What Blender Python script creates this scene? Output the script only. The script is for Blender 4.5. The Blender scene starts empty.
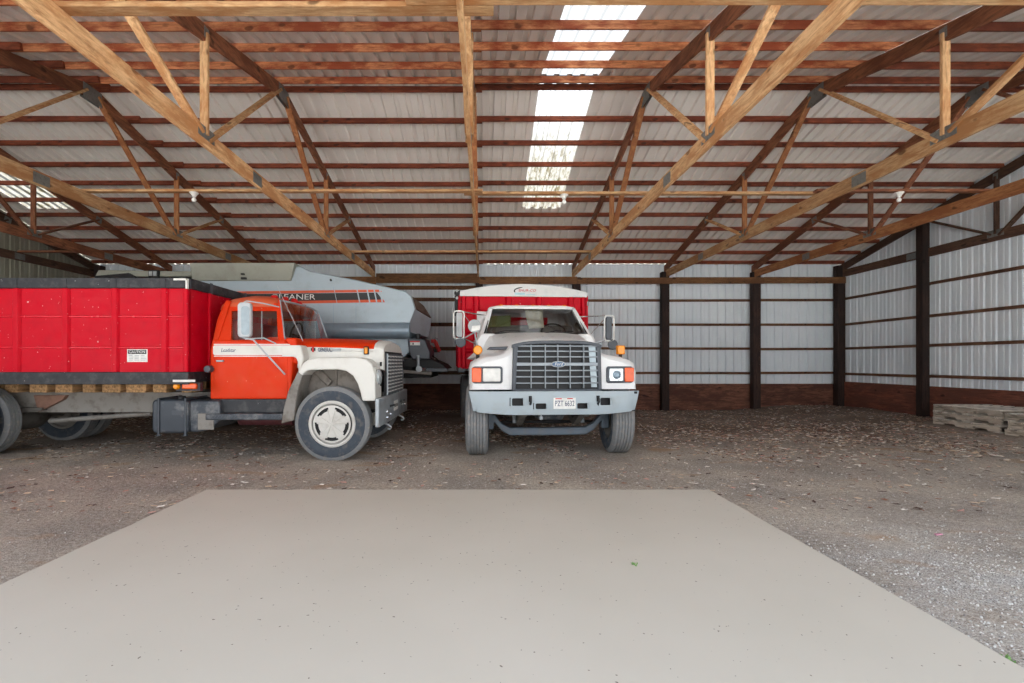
import bpy, bmesh, math, random
from mathutils import Vector, Matrix, noise
R = math.radians
random.seed(11)
scene = bpy.context.scene
COL = scene.collection
FPX, CX, CY, CAMH = 474.0, 484.0, 362.0, 1.33     # focal length in pixels, axis point, eye height (m)


class Frame:
    """Local frame of a vehicle; p() measures a photo point on the plane local y = yl."""
    def __init__(s, o, rz=0.0):
        s.o = Vector(o); s.rz = rz
        s.ex = Vector((math.cos(rz), math.sin(rz), 0)); s.ey = Vector((-math.sin(rz), math.cos(rz), 0))

    def p(s, px, py, yl=0.0):
        d = Vector(((px - CX) / FPX, 1.0, (CY - py) / FPX)); c = Vector((0, 0, CAMH))
        t = (yl - (c - s.o).dot(s.ey)) / d.dot(s.ey)
        q = c + d * t - s.o
        return (q.dot(s.ex), yl, q.z)

    def xz(s, px, py, yl=0.0):
        q = s.p(px, py, yl); return (q[0], q[2])


WORLD = Frame((0, 0, 0))


# ---------------------------------------------------------------- mesh builder
class MB:
    def __init__(s):
        s.bm = bmesh.new()

    def face(s, vs, m=0):
        try:
            f = s.bm.faces.new(vs); f.material_index = m; return f
        except ValueError:
            return None

    def v(s, co):
        return s.bm.verts.new(co)

    def hexa(s, c, m=0):
        """8 corners: bottom 4 ccw, top 4 ccw"""
        v = [s.v(x) for x in c]
        for q in ((3, 2, 1, 0), (4, 5, 6, 7), (0, 1, 5, 4), (1, 2, 6, 5), (2, 3, 7, 6), (3, 0, 4, 7)):
            s.face([v[i] for i in q], m)
        return s

    def box(s, x0, x1, y0, y1, z0, z1, m=0):
        return s.hexa([(x0, y0, z0), (x1, y0, z0), (x1, y1, z0), (x0, y1, z0), (x0, y0, z1), (x1, y0, z1), (x1, y1, z1), (x0, y1, z1)], m)

    def beam(s, a, b, w, h, up=(0, 0, 1), m=0):
        a = Vector(a); b = Vector(b); d = (b - a).normalized(); u = Vector(up)
        sd = d.cross(u)
        if sd.length < 1e-5: sd = d.cross(Vector((0, 1, 0)))
        sd.normalize(); u = sd.cross(d).normalized()
        sd *= w / 2; u *= h / 2
        return s.hexa([a - sd - u, a + sd - u, b + sd - u, b - sd - u, a - sd + u, a + sd + u, b + sd + u, b - sd + u], m)

    def prism(s, poly, axis, a, b, m=0, mcap=None):
        def mk(u, v, t):
            return {'x': (t, u, v), 'y': (u, t, v), 'z': (u, v, t)}[axis]
        A = [s.v(mk(u, v, a)) for u, v in poly]; B = [s.v(mk(u, v, b)) for u, v in poly]
        s.face(A, m if mcap is None else mcap); s.face(list(reversed(B)), m if mcap is None else mcap)
        n = len(poly)
        for i in range(n):
            s.face([A[i], A[(i + 1) % n], B[(i + 1) % n], B[i]], m)
        return s

    def loft(s, rings, caps=(True, True), closed=True, mf=None, m=0):
        V = [[s.v(p) for p in r] for r in rings]
        n = len(rings[0])
        for i in range(len(V) - 1):
            for j in range(n if closed else n - 1):
                k = (j + 1) % n
                s.face([V[i][j], V[i][k], V[i + 1][k], V[i + 1][j]], mf(i, j) if mf else m)
        if caps[0]: s.face(list(reversed(V[0])), m)
        if caps[1]: s.face(V[-1], m)
        return s

    def lathe(s, prof, axis, c, seg=32, m=0, mf=None, closed=False):
        """prof = [(radius, offset along axis)]"""
        c = Vector(c)
        ax = {'x': (Vector((1, 0, 0)), Vector((0, 1, 0)), Vector((0, 0, 1))), 'y': (Vector((0, 1, 0)), Vector((1, 0, 0)), Vector((0, 0, 1))),
              'z': (Vector((0, 0, 1)), Vector((1, 0, 0)), Vector((0, 1, 0)))}[axis]
        rows = []
        for r, t in prof:
            if r < 1e-6:
                rows.append([s.v(c + ax[0] * t)] * seg); continue
            rows.append([s.v(c + ax[0] * t + (ax[1] * math.cos(2 * math.pi * k / seg) + ax[2] * math.sin(2 * math.pi * k / seg)) * r) for k in range(seg)])
        if closed: rows.append(rows[0])
        for i in range(len(rows) - 1):
            for k in range(seg):
                q = [rows[i][k], rows[i][(k + 1) % seg], rows[i + 1][(k + 1) % seg], rows[i + 1][k]]
                u = []
                for x in q:
                    if x not in u: u.append(x)
                if len(u) > 2: s.face(u, mf(i) if mf else m)
        return s

    def tube(s, pts, r, seg=8, m=0, caps=True):
        pts = [Vector(p) for p in pts]
        rings = []; up = None
        for i, p in enumerate(pts):
            d = (pts[min(i + 1, len(pts) - 1)] - pts[max(i - 1, 0)]).normalized()
            if up is None:
                up = Vector((0, 0, 1)) if abs(d.z) < .9 else Vector((1, 0, 0))
            sd = d.cross(up).normalized(); up = sd.cross(d).normalized()
            rr = r[i] if isinstance(r, (list, tuple)) else r
            rings.append([p + (sd * math.cos(2 * math.pi * k / seg) + up * math.sin(2 * math.pi * k / seg)) * rr for k in range(seg)])
        return s.loft(rings, (caps, caps), m=m)

    def plate_holes(s, xs, zs, holes, y0, y1, warp=None, m=0):
        """plate in the xz plane on a grid; cells whose centre lies in a hole are left out"""
        xs = sorted(set(round(x, 5) for x in xs)); zs = sorted(set(round(z, 5) for z in zs))
        w = warp or (lambda x, y, z: (x, y, z))
        f = {}; b = {}
        for i, x in enumerate(xs):
            for j, z in enumerate(zs):
                f[i, j] = s.v(w(x, y0, z)); b[i, j] = s.v(w(x, y1, z))
        full = set()
        for i in range(len(xs) - 1):
            for j in range(len(zs) - 1):
                cx = (xs[i] + xs[i + 1]) / 2; cz = (zs[j] + zs[j + 1]) / 2
                if not any(h[0] < cx < h[1] and h[2] < cz < h[3] for h in holes): full.add((i, j))
        for i, j in full:
            s.face([f[i, j], f[i + 1, j], f[i + 1, j + 1], f[i, j + 1]], m)
            s.face([b[i, j + 1], b[i + 1, j + 1], b[i + 1, j], b[i, j]], m)
            for di, dj, e in ((-1, 0, ((i, j), (i, j + 1))), (1, 0, ((i + 1, j), (i + 1, j + 1))), (0, -1, ((i, j), (i + 1, j))), (0, 1, ((i, j + 1), (i + 1, j + 1)))):
                if (i + di, j + dj) not in full:
                    s.face([f[e[0]], f[e[1]], b[e[1]], b[e[0]]], m)
        return s

    def build(s, name, mats, parent=None, bevel=0, smooth=35, loc=(0, 0, 0), rot=None, seg=2, label=None, sub=0):
        for v in [v for v in s.bm.verts if not v.link_faces]: s.bm.verts.remove(v)
        bmesh.ops.recalc_face_normals(s.bm, faces=s.bm.faces[:])
        me = bpy.data.meshes.new(name); s.bm.to_mesh(me); s.bm.free()
        for m in (mats if isinstance(mats, (list, tuple)) else [mats]): me.materials.append(m)
        o = bpy.data.objects.new(name, me); COL.objects.link(o)
        if smooth:
            me.polygons.foreach_set('use_smooth', [True] * len(me.polygons))
            me.set_sharp_from_angle(angle=R(smooth))
        if bevel:
            b = o.modifiers.new('edge', 'BEVEL'); b.width = bevel; b.segments = seg; b.limit_method = 'ANGLE'; b.angle_limit = R(40); b.harden_normals = False
        if sub:
            q = o.modifiers.new('smooth', 'SUBSURF'); q.levels = sub; q.render_levels = sub
        o.location = loc
        if rot: o.rotation_euler = rot
        if parent: o.parent = parent
        if label: o['label'] = label
        return o


def thing(name, label, cat, loc=(0, 0, 0), rz=0.0, group=None):
    o = bpy.data.objects.new(name, None); COL.objects.link(o)
    o.empty_display_size = .2
    o.location = loc; o.rotation_euler = (0, 0, rz); o['label'] = label; o['category'] = cat
    if group: o['group'] = group
    return o


def tag(o, label, cat, group=None, kind=None):
    o['label'] = label; o['category'] = cat
    if group: o['group'] = group
    if kind: o['kind'] = kind
    return o


def struct(o, label=None):
    o['kind'] = 'structure'
    if label: o['label'] = label; o['category'] = 'building'
    return o


def copy_tree(o, parent=None):
    c = o.copy(); COL.objects.link(c)
    if parent: c.parent = parent
    for ch in list(o.children): copy_tree(ch, c)
    return c


def text_mesh(name, body, size, mat, parent, origin, ux, uz, depth=.002, align='CENTER', shear=0, width=None, label=None):
    """lettering lying in the plane of ux (reading direction) and uz (up)"""
    cu = bpy.data.curves.new(name, 'FONT'); cu.body = body; cu.size = size; cu.extrude = depth; cu.align_x = align; cu.align_y = 'CENTER'; cu.shear = shear
    cu.resolution_u = 3; cu.offset = .0
    t = bpy.data.objects.new(name, cu); COL.objects.link(t)
    bpy.context.view_layer.update()
    me = bpy.data.meshes.new_from_object(t.evaluated_get(bpy.context.evaluated_depsgraph_get()))
    bpy.data.objects.remove(t); bpy.data.curves.remove(cu)
    if width:
        xs = [v.co.x for v in me.vertices]; k = width / max(1e-6, max(xs) - min(xs))
        for v in me.vertices: v.co.x *= k
    ux = Vector(ux).normalized(); uz = Vector(uz).normalized(); n = ux.cross(uz)
    M = Matrix((ux, uz, n)).transposed().to_4x4(); M.translation = Vector(origin)
    me.transform(M)
    me.materials.clear(); me.materials.append(mat); me.name = name
    o = bpy.data.objects.new(name, me); COL.objects.link(o); o.parent = parent
    if label: o['label'] = label
    return o


# ---------------------------------------------------------------- materials
def lin(c):
    return tuple(((x / 255) / 12.92 if x / 255 <= .04045 else ((x / 255 + .055) / 1.055) ** 2.4) for x in c) + (1,)


class NT:
    def __init__(s, name):
        s.m = bpy.data.materials.new(name); s.m.use_nodes = True
        s.t = s.m.node_tree; s.t.nodes.clear()
        s.out = s.n('ShaderNodeOutputMaterial'); s.tc = s.n('ShaderNodeTexCoord')

    def n(s, k, **kw):
        x = s.t.nodes.new(k)
        for a, b in kw.items(): setattr(x, a, b)
        return x

    def l(s, a, b): s.t.links.new(a, b)

    def noise(s, scale, det=3, rough=.55, stretch=(1, 1, 1), coord='Object', dist=0):
        mp = s.n('ShaderNodeMapping'); mp.inputs['Scale'].default_value = stretch
        s.l(s.tc.outputs[coord], mp.inputs['Vector'])
        x = s.n('ShaderNodeTexNoise'); x.inputs['Scale'].default_value = scale; x.inputs['Detail'].default_value = det
        x.inputs['Roughness'].default_value = rough; x.inputs['Distortion'].default_value = dist
        s.l(mp.outputs[0], x.inputs['Vector']); return x.outputs['Fac']

    def ramp(s, fac, stops, interp='LINEAR'):
        r = s.n('ShaderNodeValToRGB'); r.color_ramp.interpolation = interp
        e = r.color_ramp.elements
        while len(e) < len(stops): e.new(.5)
        for q, (p, c) in zip(e, stops):
            q.position = p; q.color = c if len(c) == 4 else tuple(c) + (1,)
        s.l(fac, r.inputs[0]); return r.outputs[0]

    def mix(s, fac, a, b, mode='MIX'):
        x = s.n('ShaderNodeMix', data_type='RGBA', blend_type=mode)
        for v, i in ((fac, 0), (a, 6), (b, 7)):
            if hasattr(v, 'is_output') or isinstance(v, bpy.types.NodeSocket): s.l(v, x.inputs[i])
            else: x.inputs[i].default_value = v
        return x.outputs[2]

    def math(s, op, a, b=0.0):
        x = s.n('ShaderNodeMath', operation=op)
        for v, i in ((a, 0), (b, 1)):
            if isinstance(v, bpy.types.NodeSocket): s.l(v, x.inputs[i])
            else: x.inputs[i].default_value = v
        return x.outputs[0]

    def pbr(s, col, rough=.5, metal=0.0, bump=None, bstr=.3, bdist=.01, spec=.5, coat=0):
        p = s.n('ShaderNodeBsdfPrincipled')
        for v, k in ((col, 'Base Color'), (rough, 'Roughness'), (metal, 'Metallic')):
            if isinstance(v, bpy.types.NodeSocket): s.l(v, p.inputs[k])
            else: p.inputs[k].default_value = v
        p.inputs['Specular IOR Level'].default_value = spec
        p.inputs['Coat Weight'].default_value = coat
        if bump is not None:
            b = s.n('ShaderNodeBump'); b.inputs['Strength'].default_value = bstr; b.inputs['Distance'].default_value = bdist
            s.l(bump, b.inputs['Height']); s.l(b.outputs[0], p.inputs['Normal'])
        s.l(p.outputs[0], s.out.inputs[0]); return s.m


def plain(name, rgb, rough=.5, metal=0.0, spec=.5):
    """colour with a faint mottling"""
    t = NT(name); c = lin(rgb)
    n = t.noise(9, 3)
    a = tuple(x * .86 for x in c[:3]) + (1,); b = tuple(min(1, x * 1.1) for x in c[:3]) + (1,)
    return t.pbr(t.ramp(n, [(.3, a), (.7, b)]), rough, metal, spec=spec)


def worn(name, rgb, dirt=(120, 105, 90), amount=.25, rough=.4, metal=0.0, scale=5, spec=.5, chips=None, coat=0):
    """paint with blotchy dirt and a few chips"""
    t = NT(name); c = lin(rgb)
    f = t.ramp(t.noise(scale, 5, .65), [(.5, (0, 0, 0, 1)), (.75, (amount,) * 3 + (1,))])
    col = t.mix(f, c, lin(dirt))
    if chips:
        g = t.ramp(t.noise(38, 2, .5, (1, 1, .6)), [(.735, (0, 0, 0, 1)), (.76, (1, 1, 1, 1))])
        col = t.mix(g, col, lin(chips))
    rg = t.ramp(t.noise(scale * 1.7, 3), [(.3, (rough * .8,) * 3 + (1,)), (.75, (min(1, rough * 1.35),) * 3 + (1,))])
    return t.pbr(col, rg, metal, spec=spec, coat=coat)


def wood(name, base, dark, axis, stain=None, knots=True, rough=.75, var=.22):
    """sawn lumber with the grain along one local axis"""
    t = NT(name)
    st = {'x': (.12, 1, 1), 'y': (1, .12, 1), 'z': (1, 1, .12)}[axis]
    g = t.noise(30, 6, .7, st, dist=.6)
    col = t.ramp(g, [(.32, lin(dark)), (.55, lin(base)), (.8, tuple(min(1, x * 1.18) for x in lin(base)[:3]) + (1,))])
    if stain:
        st2 = {'x': (.35, 1, 1), 'y': (1, .35, 1), 'z': (1, 1, .35)}[axis]
        f = t.ramp(t.noise(4.5, 6, .7, st2), [(.45, (0, 0, 0, 1)), (.58, (.9,) * 3 + (1,))])
        col = t.mix(f, col, lin(stain))
    if knots:
        k = t.ramp(t.noise(9, 1, .4, {'x': (.5, 1, 1), 'y': (1, .5, 1), 'z': (1, 1, .5)}[axis]), [(.70, (0, 0, 0, 1)), (.76, (.8,) * 3 + (1,))])
        col = t.mix(k, col, tuple(x * .4 for x in lin(dark)[:3]) + (1,))
    oi = t.n('ShaderNodeObjectInfo')
    hsv = t.n('ShaderNodeHueSaturation'); t.l(col, hsv.inputs['Color'])
    t.l(t.math('ADD', t.math('MULTIPLY', oi.outputs['Random'], var * 2), 1 - var), hsv.inputs['Value'])
    return t.pbr(hsv.outputs[0], rough, bump=g, bstr=.25, bdist=.004, spec=.3)


def glass(name, tint=(.55, .6, .6), refl=.10):
    t = NT(name)
    tr = t.n('ShaderNodeBsdfTransparent'); tr.inputs[0].default_value = tint + (1,)
    gl = t.n('ShaderNodeBsdfGlossy'); gl.inputs['Roughness'].default_value = .04
    fr = t.n('ShaderNodeFresnel'); fr.inputs[0].default_value = 1.5
    mx = t.n('ShaderNodeMixShader')
    t.l(t.math('ADD', fr.outputs[0], refl), mx.inputs[0]); t.l(tr.outputs[0], mx.inputs[1]); t.l(gl.outputs[0], mx.inputs[2])
    t.l(mx.outputs[0], t.out.inputs[0]); return t.m


M = {}
M['red'] = worn('crimson_paint', (204, 0, 33), (160, 8, 34), .3, .5, chips=(225, 180, 180), spec=.2)
M['orange'] = worn('orange_paint', (222, 54, 4), (196, 90, 44), .2, .5, chips=(225, 190, 160), spec=.25)
M['roof_orange'] = worn('faded_orange_paint', (214, 92, 54), (190, 130, 105), .7, .55)
M['white'] = worn('white_truck_paint', (236, 237, 237), (165, 155, 140), .3, .35)
M['ivory'] = worn('ivory_truck_paint', (238, 239, 239), (200, 195, 186), .25, .33)
M['bumper'] = worn('pale_blue_bumper_paint', (166, 179, 186), (150, 150, 145), .4, .4)
M['steel'] = worn('dull_steel', (172, 180, 186), (124, 116, 108), .5, .42, .4)
M['chrome'] = plain('chrome', (215, 218, 222), .16, 1.0)
M['silver'] = worn('galvanised_silver', (160, 174, 182), (136, 140, 136), .4, .36, .3, 4)
M['silver_dull'] = worn('weathered_grey_sheet', (158, 160, 148), (120, 116, 100), .5, .6, .1, 3)
M['silver_blue'] = worn('blue_grey_sheet', (146, 164, 178), (116, 122, 126), .4, .38, .3, 4)
M['black'] = worn('black_paint', (38, 40, 46), (120, 118, 115), .35, .5, scale=8, chips=(190, 190, 190))
M['dark'] = plain('dark_iron', (30, 30, 32), .6)
M['tank'] = worn('dented_black_tank', (62, 68, 76), (150, 150, 150), .75, .4, .3, 4)
M['charcoal'] = plain('charcoal_plastic', (70, 76, 84), .42)
M['rubber'] = worn('tyre_rubber', (64, 72, 82), (132, 126, 118), .7, .75, scale=7)
M['tread'] = worn('dusty_tread', (126, 128, 130), (160, 152, 142), .8, .85, scale=16)
M['rim_white'] = worn('white_wheel_paint', (212, 210, 204), (150, 140, 125), .45, .5)
M['frame_grey'] = worn('dusty_frame_rail', (140, 136, 130), (88, 74, 64), .85, .65, .1, 5)
M['underside'] = worn('muddy_underside', (96, 92, 86), (60, 52, 46), .8, .8, scale=5)
M['mud'] = worn('muddy_inner_panel', (150, 142, 134), (88, 80, 72), .9, .85, scale=6)
M['amber'] = plain('amber_lens', (246, 150, 20), .2)
M['orange_lens'] = plain('orange_lens', (240, 92, 24), .2)
M['red_lens'] = plain('red_lens', (200, 25, 25), .2)
M['lamp'] = plain('headlamp_lens', (205, 214, 218), .12, .4)
M['glass'] = glass('cab_glass', (.84, .87, .87), .05)
M['mirror_case'] = plain('mirror_case_paint', (186, 192, 196), .4)
M['mirror'] = plain('mirror_face', (150, 164, 172), .3, .2)
M['tarp'] = worn('white_tarp', (225, 228, 226), (170, 185, 185), .5, .5, scale=3)
M['paper'] = worn('cream_paper', (240, 232, 208), (170, 155, 110), .6, .85)
M['decal_white'] = plain('white_decal', (232, 232, 228), .5)
M['decal_black'] = plain('black_decal', (32, 30, 30), .45)
M['decal_red'] = plain('red_decal', (205, 40, 40), .5)
M['decal_blue'] = plain('navy_decal', (40, 56, 96), .5)
M['decal_pale'] = plain('pale_grey_decal', (170, 174, 176), .5)
M['stripe_orange'] = plain('orange_stripe', (222, 84, 40), .45)
M['cyan'] = plain('pale_cyan_decal', (178, 218, 222), .5)
M['seat_red'] = plain('dark_red_vinyl', (150, 30, 30), .6)
M['rail_dark'] = worn('blue_grey_axle_paint', (96, 108, 120), (120, 110, 100), .6, .55, scale=6)
M['bone'] = worn('bone_white_paint', (222, 221, 215), (180, 172, 160), .3, .35)
M['red_gloss'] = worn('glossy_crimson_highlight', (212, 20, 44), (190, 60, 70), .3, .22, spec=.7)
M['grille_grey'] = worn('grille_bar_paint', (140, 148, 155), (120, 120, 120), .4, .35, .3, 6)
M['seat_grey'] = plain('grey_vinyl', (120, 118, 112), .7)
M['maroon'] = worn('maroon_tank_paint', (86, 40, 44), (110, 90, 84), .5, .6)
M['rust'] = worn('rusty_bracket', (140, 106, 90), (96, 66, 54), .8, .8)
M['blocks'] = wood('sill_block_wood', (214, 172, 124), (134, 98, 66), 'y', None)
M['flap'] = worn('brown_rubber_flap', (92, 76, 66), (130, 110, 95), .5, .8)
M['porcelain'] = plain('white_porcelain', (232, 230, 224), .3)
t = NT('bulb_glass'); M['bulb'] = t.pbr(lin((236, 236, 232)), .15)
for a in 'xyz':
    M['tan_' + a] = wood('tan_lumber_' + a, (218, 178, 132), (158, 110, 72), a, (182, 128, 82))
    M['mid_' + a] = wood('mid_lumber_' + a, (182, 126, 82), (120, 72, 44), a, (146, 90, 56))
    M['dusk_' + a] = wood('dusk_lumber_' + a, (98, 72, 58), (56, 40, 33), a, (78, 56, 46))
    M['brown_' + a] = wood('brown_lumber_' + a, (148, 96, 68), (84, 52, 38), a, (108, 64, 46))
M['purlin'] = wood('rust_stained_purlin', (212, 142, 98), (140, 76, 48), 'x', (142, 62, 36))
M['purlin_dark'] = wood('dark_purlin', (138, 72, 48), (82, 42, 30), 'x', (100, 48, 32))
M['girt_x'] = wood('girt_lumber_x', (120, 88, 64), (70, 48, 36), 'x', (92, 60, 44))
M['girt_y'] = wood('girt_lumber_y', (116, 84, 64), (66, 46, 36), 'y', (86, 58, 44))
M['header'] = wood('header_lumber', (136, 96, 62), (84, 56, 36), 'x', (104, 70, 46))
M['post'] = wood('dark_post', (66, 48, 42), (34, 26, 24), 'z', (46, 36, 34))
M['skirt_x'] = wood('treated_skirt_x', (132, 88, 70), (66, 42, 35), 'x', (88, 56, 47))
M['skirt_y'] = wood('treated_skirt_y', (126, 76, 60), (72, 42, 36), 'y', (96, 60, 50))
M['pallet_y'] = wood('weathered_pallet_y', (206, 194, 178), (130, 120, 108), 'y')
M['pallet_x'] = wood('weathered_pallet_x', (218, 210, 198), (142, 132, 122), 'x')
M['gang'] = worn('gang_nail_plate', (132, 134, 132), (78, 76, 72), .7, .5, .5, 30)
# ================================================================= the barn
XL, XR = -10.75, 9.9            # end walls
YB, YF = 13.2, 1.04             # back wall, front eave
YR = 7.12                       # ridge
ZR = 5.49                       # purlin underside at the ridge
PITCH = .25
CB, CT = 3.66, 3.85             # bottom chord
TRUSS = [-8.65, -5.9, -3.03, -.16, 2.45, 5.0, 7.42]
SLABX0, SLABX1, SLABY = -2.86, 2.32, 4.89


def under(y):                   # underside of the purlins
    return ZR - PITCH * abs(y - YR)


def metal(y):
    return under(y) + .094


def smooth01(a, b, x):
    t = max(0, min(1, (x - a) / (b - a))); return t * t * (3 - 2 * t)


def gz(x, y):
    z = .022 * noise.noise((x * .7, y * .7, 0)) + .012 * noise.noise((x * 2.3, y * 2.3, 5)) + .006 * noise.noise((x * 6, y * 6, 9))
    z += .13 * smooth01(6.6, 8.9, x) * smooth01(5, 8, y)
    z -= .02 * (1 - smooth01(4, 6.5, y))
    if SLABX0 - .05 < x < SLABX1 + .05 and y < SLABY + .05: z = min(z, -.03)
    return z


# ---- ground
t = NT('packed_dirt')
n1 = t.noise(1.1, 6, .6); n2 = t.noise(34, 4, .7); n3 = t.noise(1.1, 4, .65, (.7, 1.5, 1)); n4 = t.noise(120, 2, .6)
dirt = t.ramp(n1, [(.34, lin((132, 117, 102))), (.5, lin((184, 166, 146))), (.64, lin((220, 202, 176)))])
dirt = t.mix(.5, dirt, t.ramp(n2, [(.34, lin((84, 73, 64))), (.5, lin((172, 157, 142))), (.66, lin((232, 222, 210)))]))
sep = t.n('ShaderNodeSeparateXYZ'); t.l(t.tc.outputs['Object'], sep.inputs[0])
xr = t.n('ShaderNodeMapRange'); t.l(sep.outputs[0], xr.inputs[0]); xr.inputs[1].default_value = 1.8; xr.inputs[2].default_value = 3.2
yr = t.n('ShaderNodeMapRange'); t.l(sep.outputs[1], yr.inputs[0]); yr.inputs[1].default_value = 4.3; yr.inputs[2].default_value = 2.7
grav = t.ramp(n4, [(.34, lin((120, 115, 110))), (.5, lin((196, 192, 188))), (.64, lin((246, 244, 240)))])
gm = t.ramp(n3, [(.40, (0, 0, 0, 1)), (.6, (1, 1, 1, 1))])
dirt = t.mix(.24, dirt, grav)
patch = t.math('MULTIPLY', t.math('MULTIPLY', gm, xr.outputs[0]), t.math('ADD', t.math('MULTIPLY', yr.outputs[0], .85), .12))
col = t.mix(patch, dirt, grav)
# pale dusty wheel track and rusty patches
rust = t.ramp(t.noise(.9, 3, .5, (1, 2.2, 1)), [(.61, (0, 0, 0, 1)), (.72, (.75,) * 3 + (1,))])
col = t.mix(rust, col, lin((186, 146, 106)))
# soil turns darker brown towards the back of the shed
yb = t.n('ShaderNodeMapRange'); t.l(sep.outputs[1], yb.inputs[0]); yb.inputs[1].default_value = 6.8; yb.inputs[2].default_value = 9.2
back_dark = t.math('MULTIPLY', yb.outputs[0], t.ramp(t.noise(.8, 4), [(.3, (.55,) * 3 + (1,)), (.6, (.9,) * 3 + (1,))]))
col = t.mix(back_dark, col, t.ramp(n2, [(.35, lin((92, 77, 69))), (.7, lin((146, 126, 112)))]))
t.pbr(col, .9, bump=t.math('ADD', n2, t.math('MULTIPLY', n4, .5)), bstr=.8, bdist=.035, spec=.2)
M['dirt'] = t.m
b = MB(); nx, ny = 172, 150
g = [[b.v((x, y, gz(x, y))) for y in [YF - 5 + (YB + .06 - YF + 5) * j / ny for j in range(ny + 1)]] for x in [XL - .3 + (XR - XL + .6) * i / nx for i in range(nx + 1)]]
for i in range(nx):
    for j in range(ny): b.face([g[i][j], g[i + 1][j], g[i + 1][j + 1], g[i][j + 1]])
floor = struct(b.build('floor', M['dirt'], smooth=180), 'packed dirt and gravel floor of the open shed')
b = MB(); b.box(-70, 70, -70, 80, -.9, -.12)
struct(b.build('ground_outside', plain('pale_yard_gravel', (232, 229, 222), .9)), 'gravel yard around the shed')
t = NT('smooth_concrete')
c = t.ramp(t.noise(.7, 3), [(.3, lin((201, 193, 179))), (.7, lin((208, 200, 187)))])
sp = t.ramp(t.noise(46, 1, .4), [(.775, (0, 0, 0, 1)), (.79, (1, 1, 1, 1))])
t.pbr(t.mix(sp, c, lin((120, 108, 96))), .75, spec=.25)
b = MB()
ed = [(SLABX0, -3.5), (SLABX1, -3.5)]
for k in range(40): ed.append((SLABX1 + .012 * noise.noise((k * .9, 1, 2)), -3.4 + (SLABY + 3.4) * k / 39))
for k in range(40): ed.append((SLABX1 + (SLABX0 - SLABX1) * k / 39, SLABY + .02 * noise.noise((k * .8, 7, 2))))
for k in range(40): ed.append((SLABX0 + .014 * noise.noise((k * .9, 4, 2)), SLABY - (SLABY + 3.4) * k / 39))
b.prism(ed, 'z', -.12, .014)
struct(b.build('concrete_slab', t.m, smooth=0), 'smooth beige concrete apron in the doorway')

# ---- corrugated sheets
def ribs(u0, u1, pitch=.2286, w=.075, d=.03):
    """profile points (u, depth) of ribbed steel"""
    out = [(u0, 0)]; u = u0 + .06
    while u < u1 - .1:
        out += [(u, 0), (u + .014, d), (u + w - .014, d), (u + w, 0)]
        m = u + w + (pitch - w) / 2
        if m + .02 < u1 and d < .04: out += [(m - .012, 0), (m, d * .3), (m + .012, 0)]
        u += pitch
    out.append((u1, 0)); return out

t = NT('ribbed_roof_steel')
c = t.ramp(t.noise(.9, 3, .5, (1, .5, 1)), [(.3, lin((234, 228, 221))), (.7, lin((244, 239, 233)))])
c = t.mix(t.ramp(t.noise(4, 5, .7, (1, .25, 1)), [(.66, (0, 0, 0, 1)), (.8, (.3,) * 3 + (1,))]), c, lin((212, 200, 186)))
M['roof'] = t.pbr(c, .5, .0)
t = NT('ribbed_wall_steel')
c = t.ramp(t.noise(1.3, 4, .6, (1, 1, .5)), [(.3, lin((220, 229, 236))), (.7, lin((234, 241, 246)))])
M['siding'] = t.pbr(c, .45, .0)
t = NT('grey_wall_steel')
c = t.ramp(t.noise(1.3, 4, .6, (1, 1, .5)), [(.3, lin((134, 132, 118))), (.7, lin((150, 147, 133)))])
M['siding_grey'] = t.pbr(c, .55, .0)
t = NT('skylight_fibreglass')
sep = t.n('ShaderNodeSeparateXYZ'); t.l(t.tc.outputs['Object'], sep.inputs[0])
yr = t.n('ShaderNodeMapRange'); t.l(sep.outputs[1], yr.inputs[0]); yr.inputs[1].default_value = 7.5; yr.inputs[2].default_value = 9.2
st = t.ramp(t.noise(16, 5, .75, (1, .16, 1)), [(.47, (0, 0, 0, 1)), (.60, (.95,) * 3 + (1,))])
st = t.math('MULTIPLY', st, yr.outputs[0])
c = t.mix(st, (.27, .275, .275, 1), lin((52, 44, 22)))
c = t.mix(t.math('MULTIPLY', yr.outputs[0], .55), c, lin((94, 88, 70)))
tl = t.n('ShaderNodeBsdfTranslucent'); df = t.n('ShaderNodeBsdfDiffuse'); mx = t.n('ShaderNodeMixShader'); mx.inputs[0].default_value = .2
t.l(c, tl.inputs[0]); t.l(c, df.inputs[0]); t.l(tl.outputs[0], mx.inputs[1]); t.l(df.outputs[0], mx.inputs[2]); t.l(mx.outputs[0], t.out.inputs[0])
M['skylight'] = t.m
SKY = [(-10.1, -9.06), (.81, 1.68)]
SKYEND = 10.52


def roof_sheet(x0, x1, ya, yb):
    b = MB(); pr = ribs(x0, x1)
    A = [b.v((u, ya, metal(ya) + d)) for u, d in pr]; B = [b.v((u, yb, metal(yb) + d)) for u, d in pr]
    for i in range(len(pr) - 1): b.face([A[i], A[i + 1], B[i + 1], B[i]])
    return b

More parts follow.
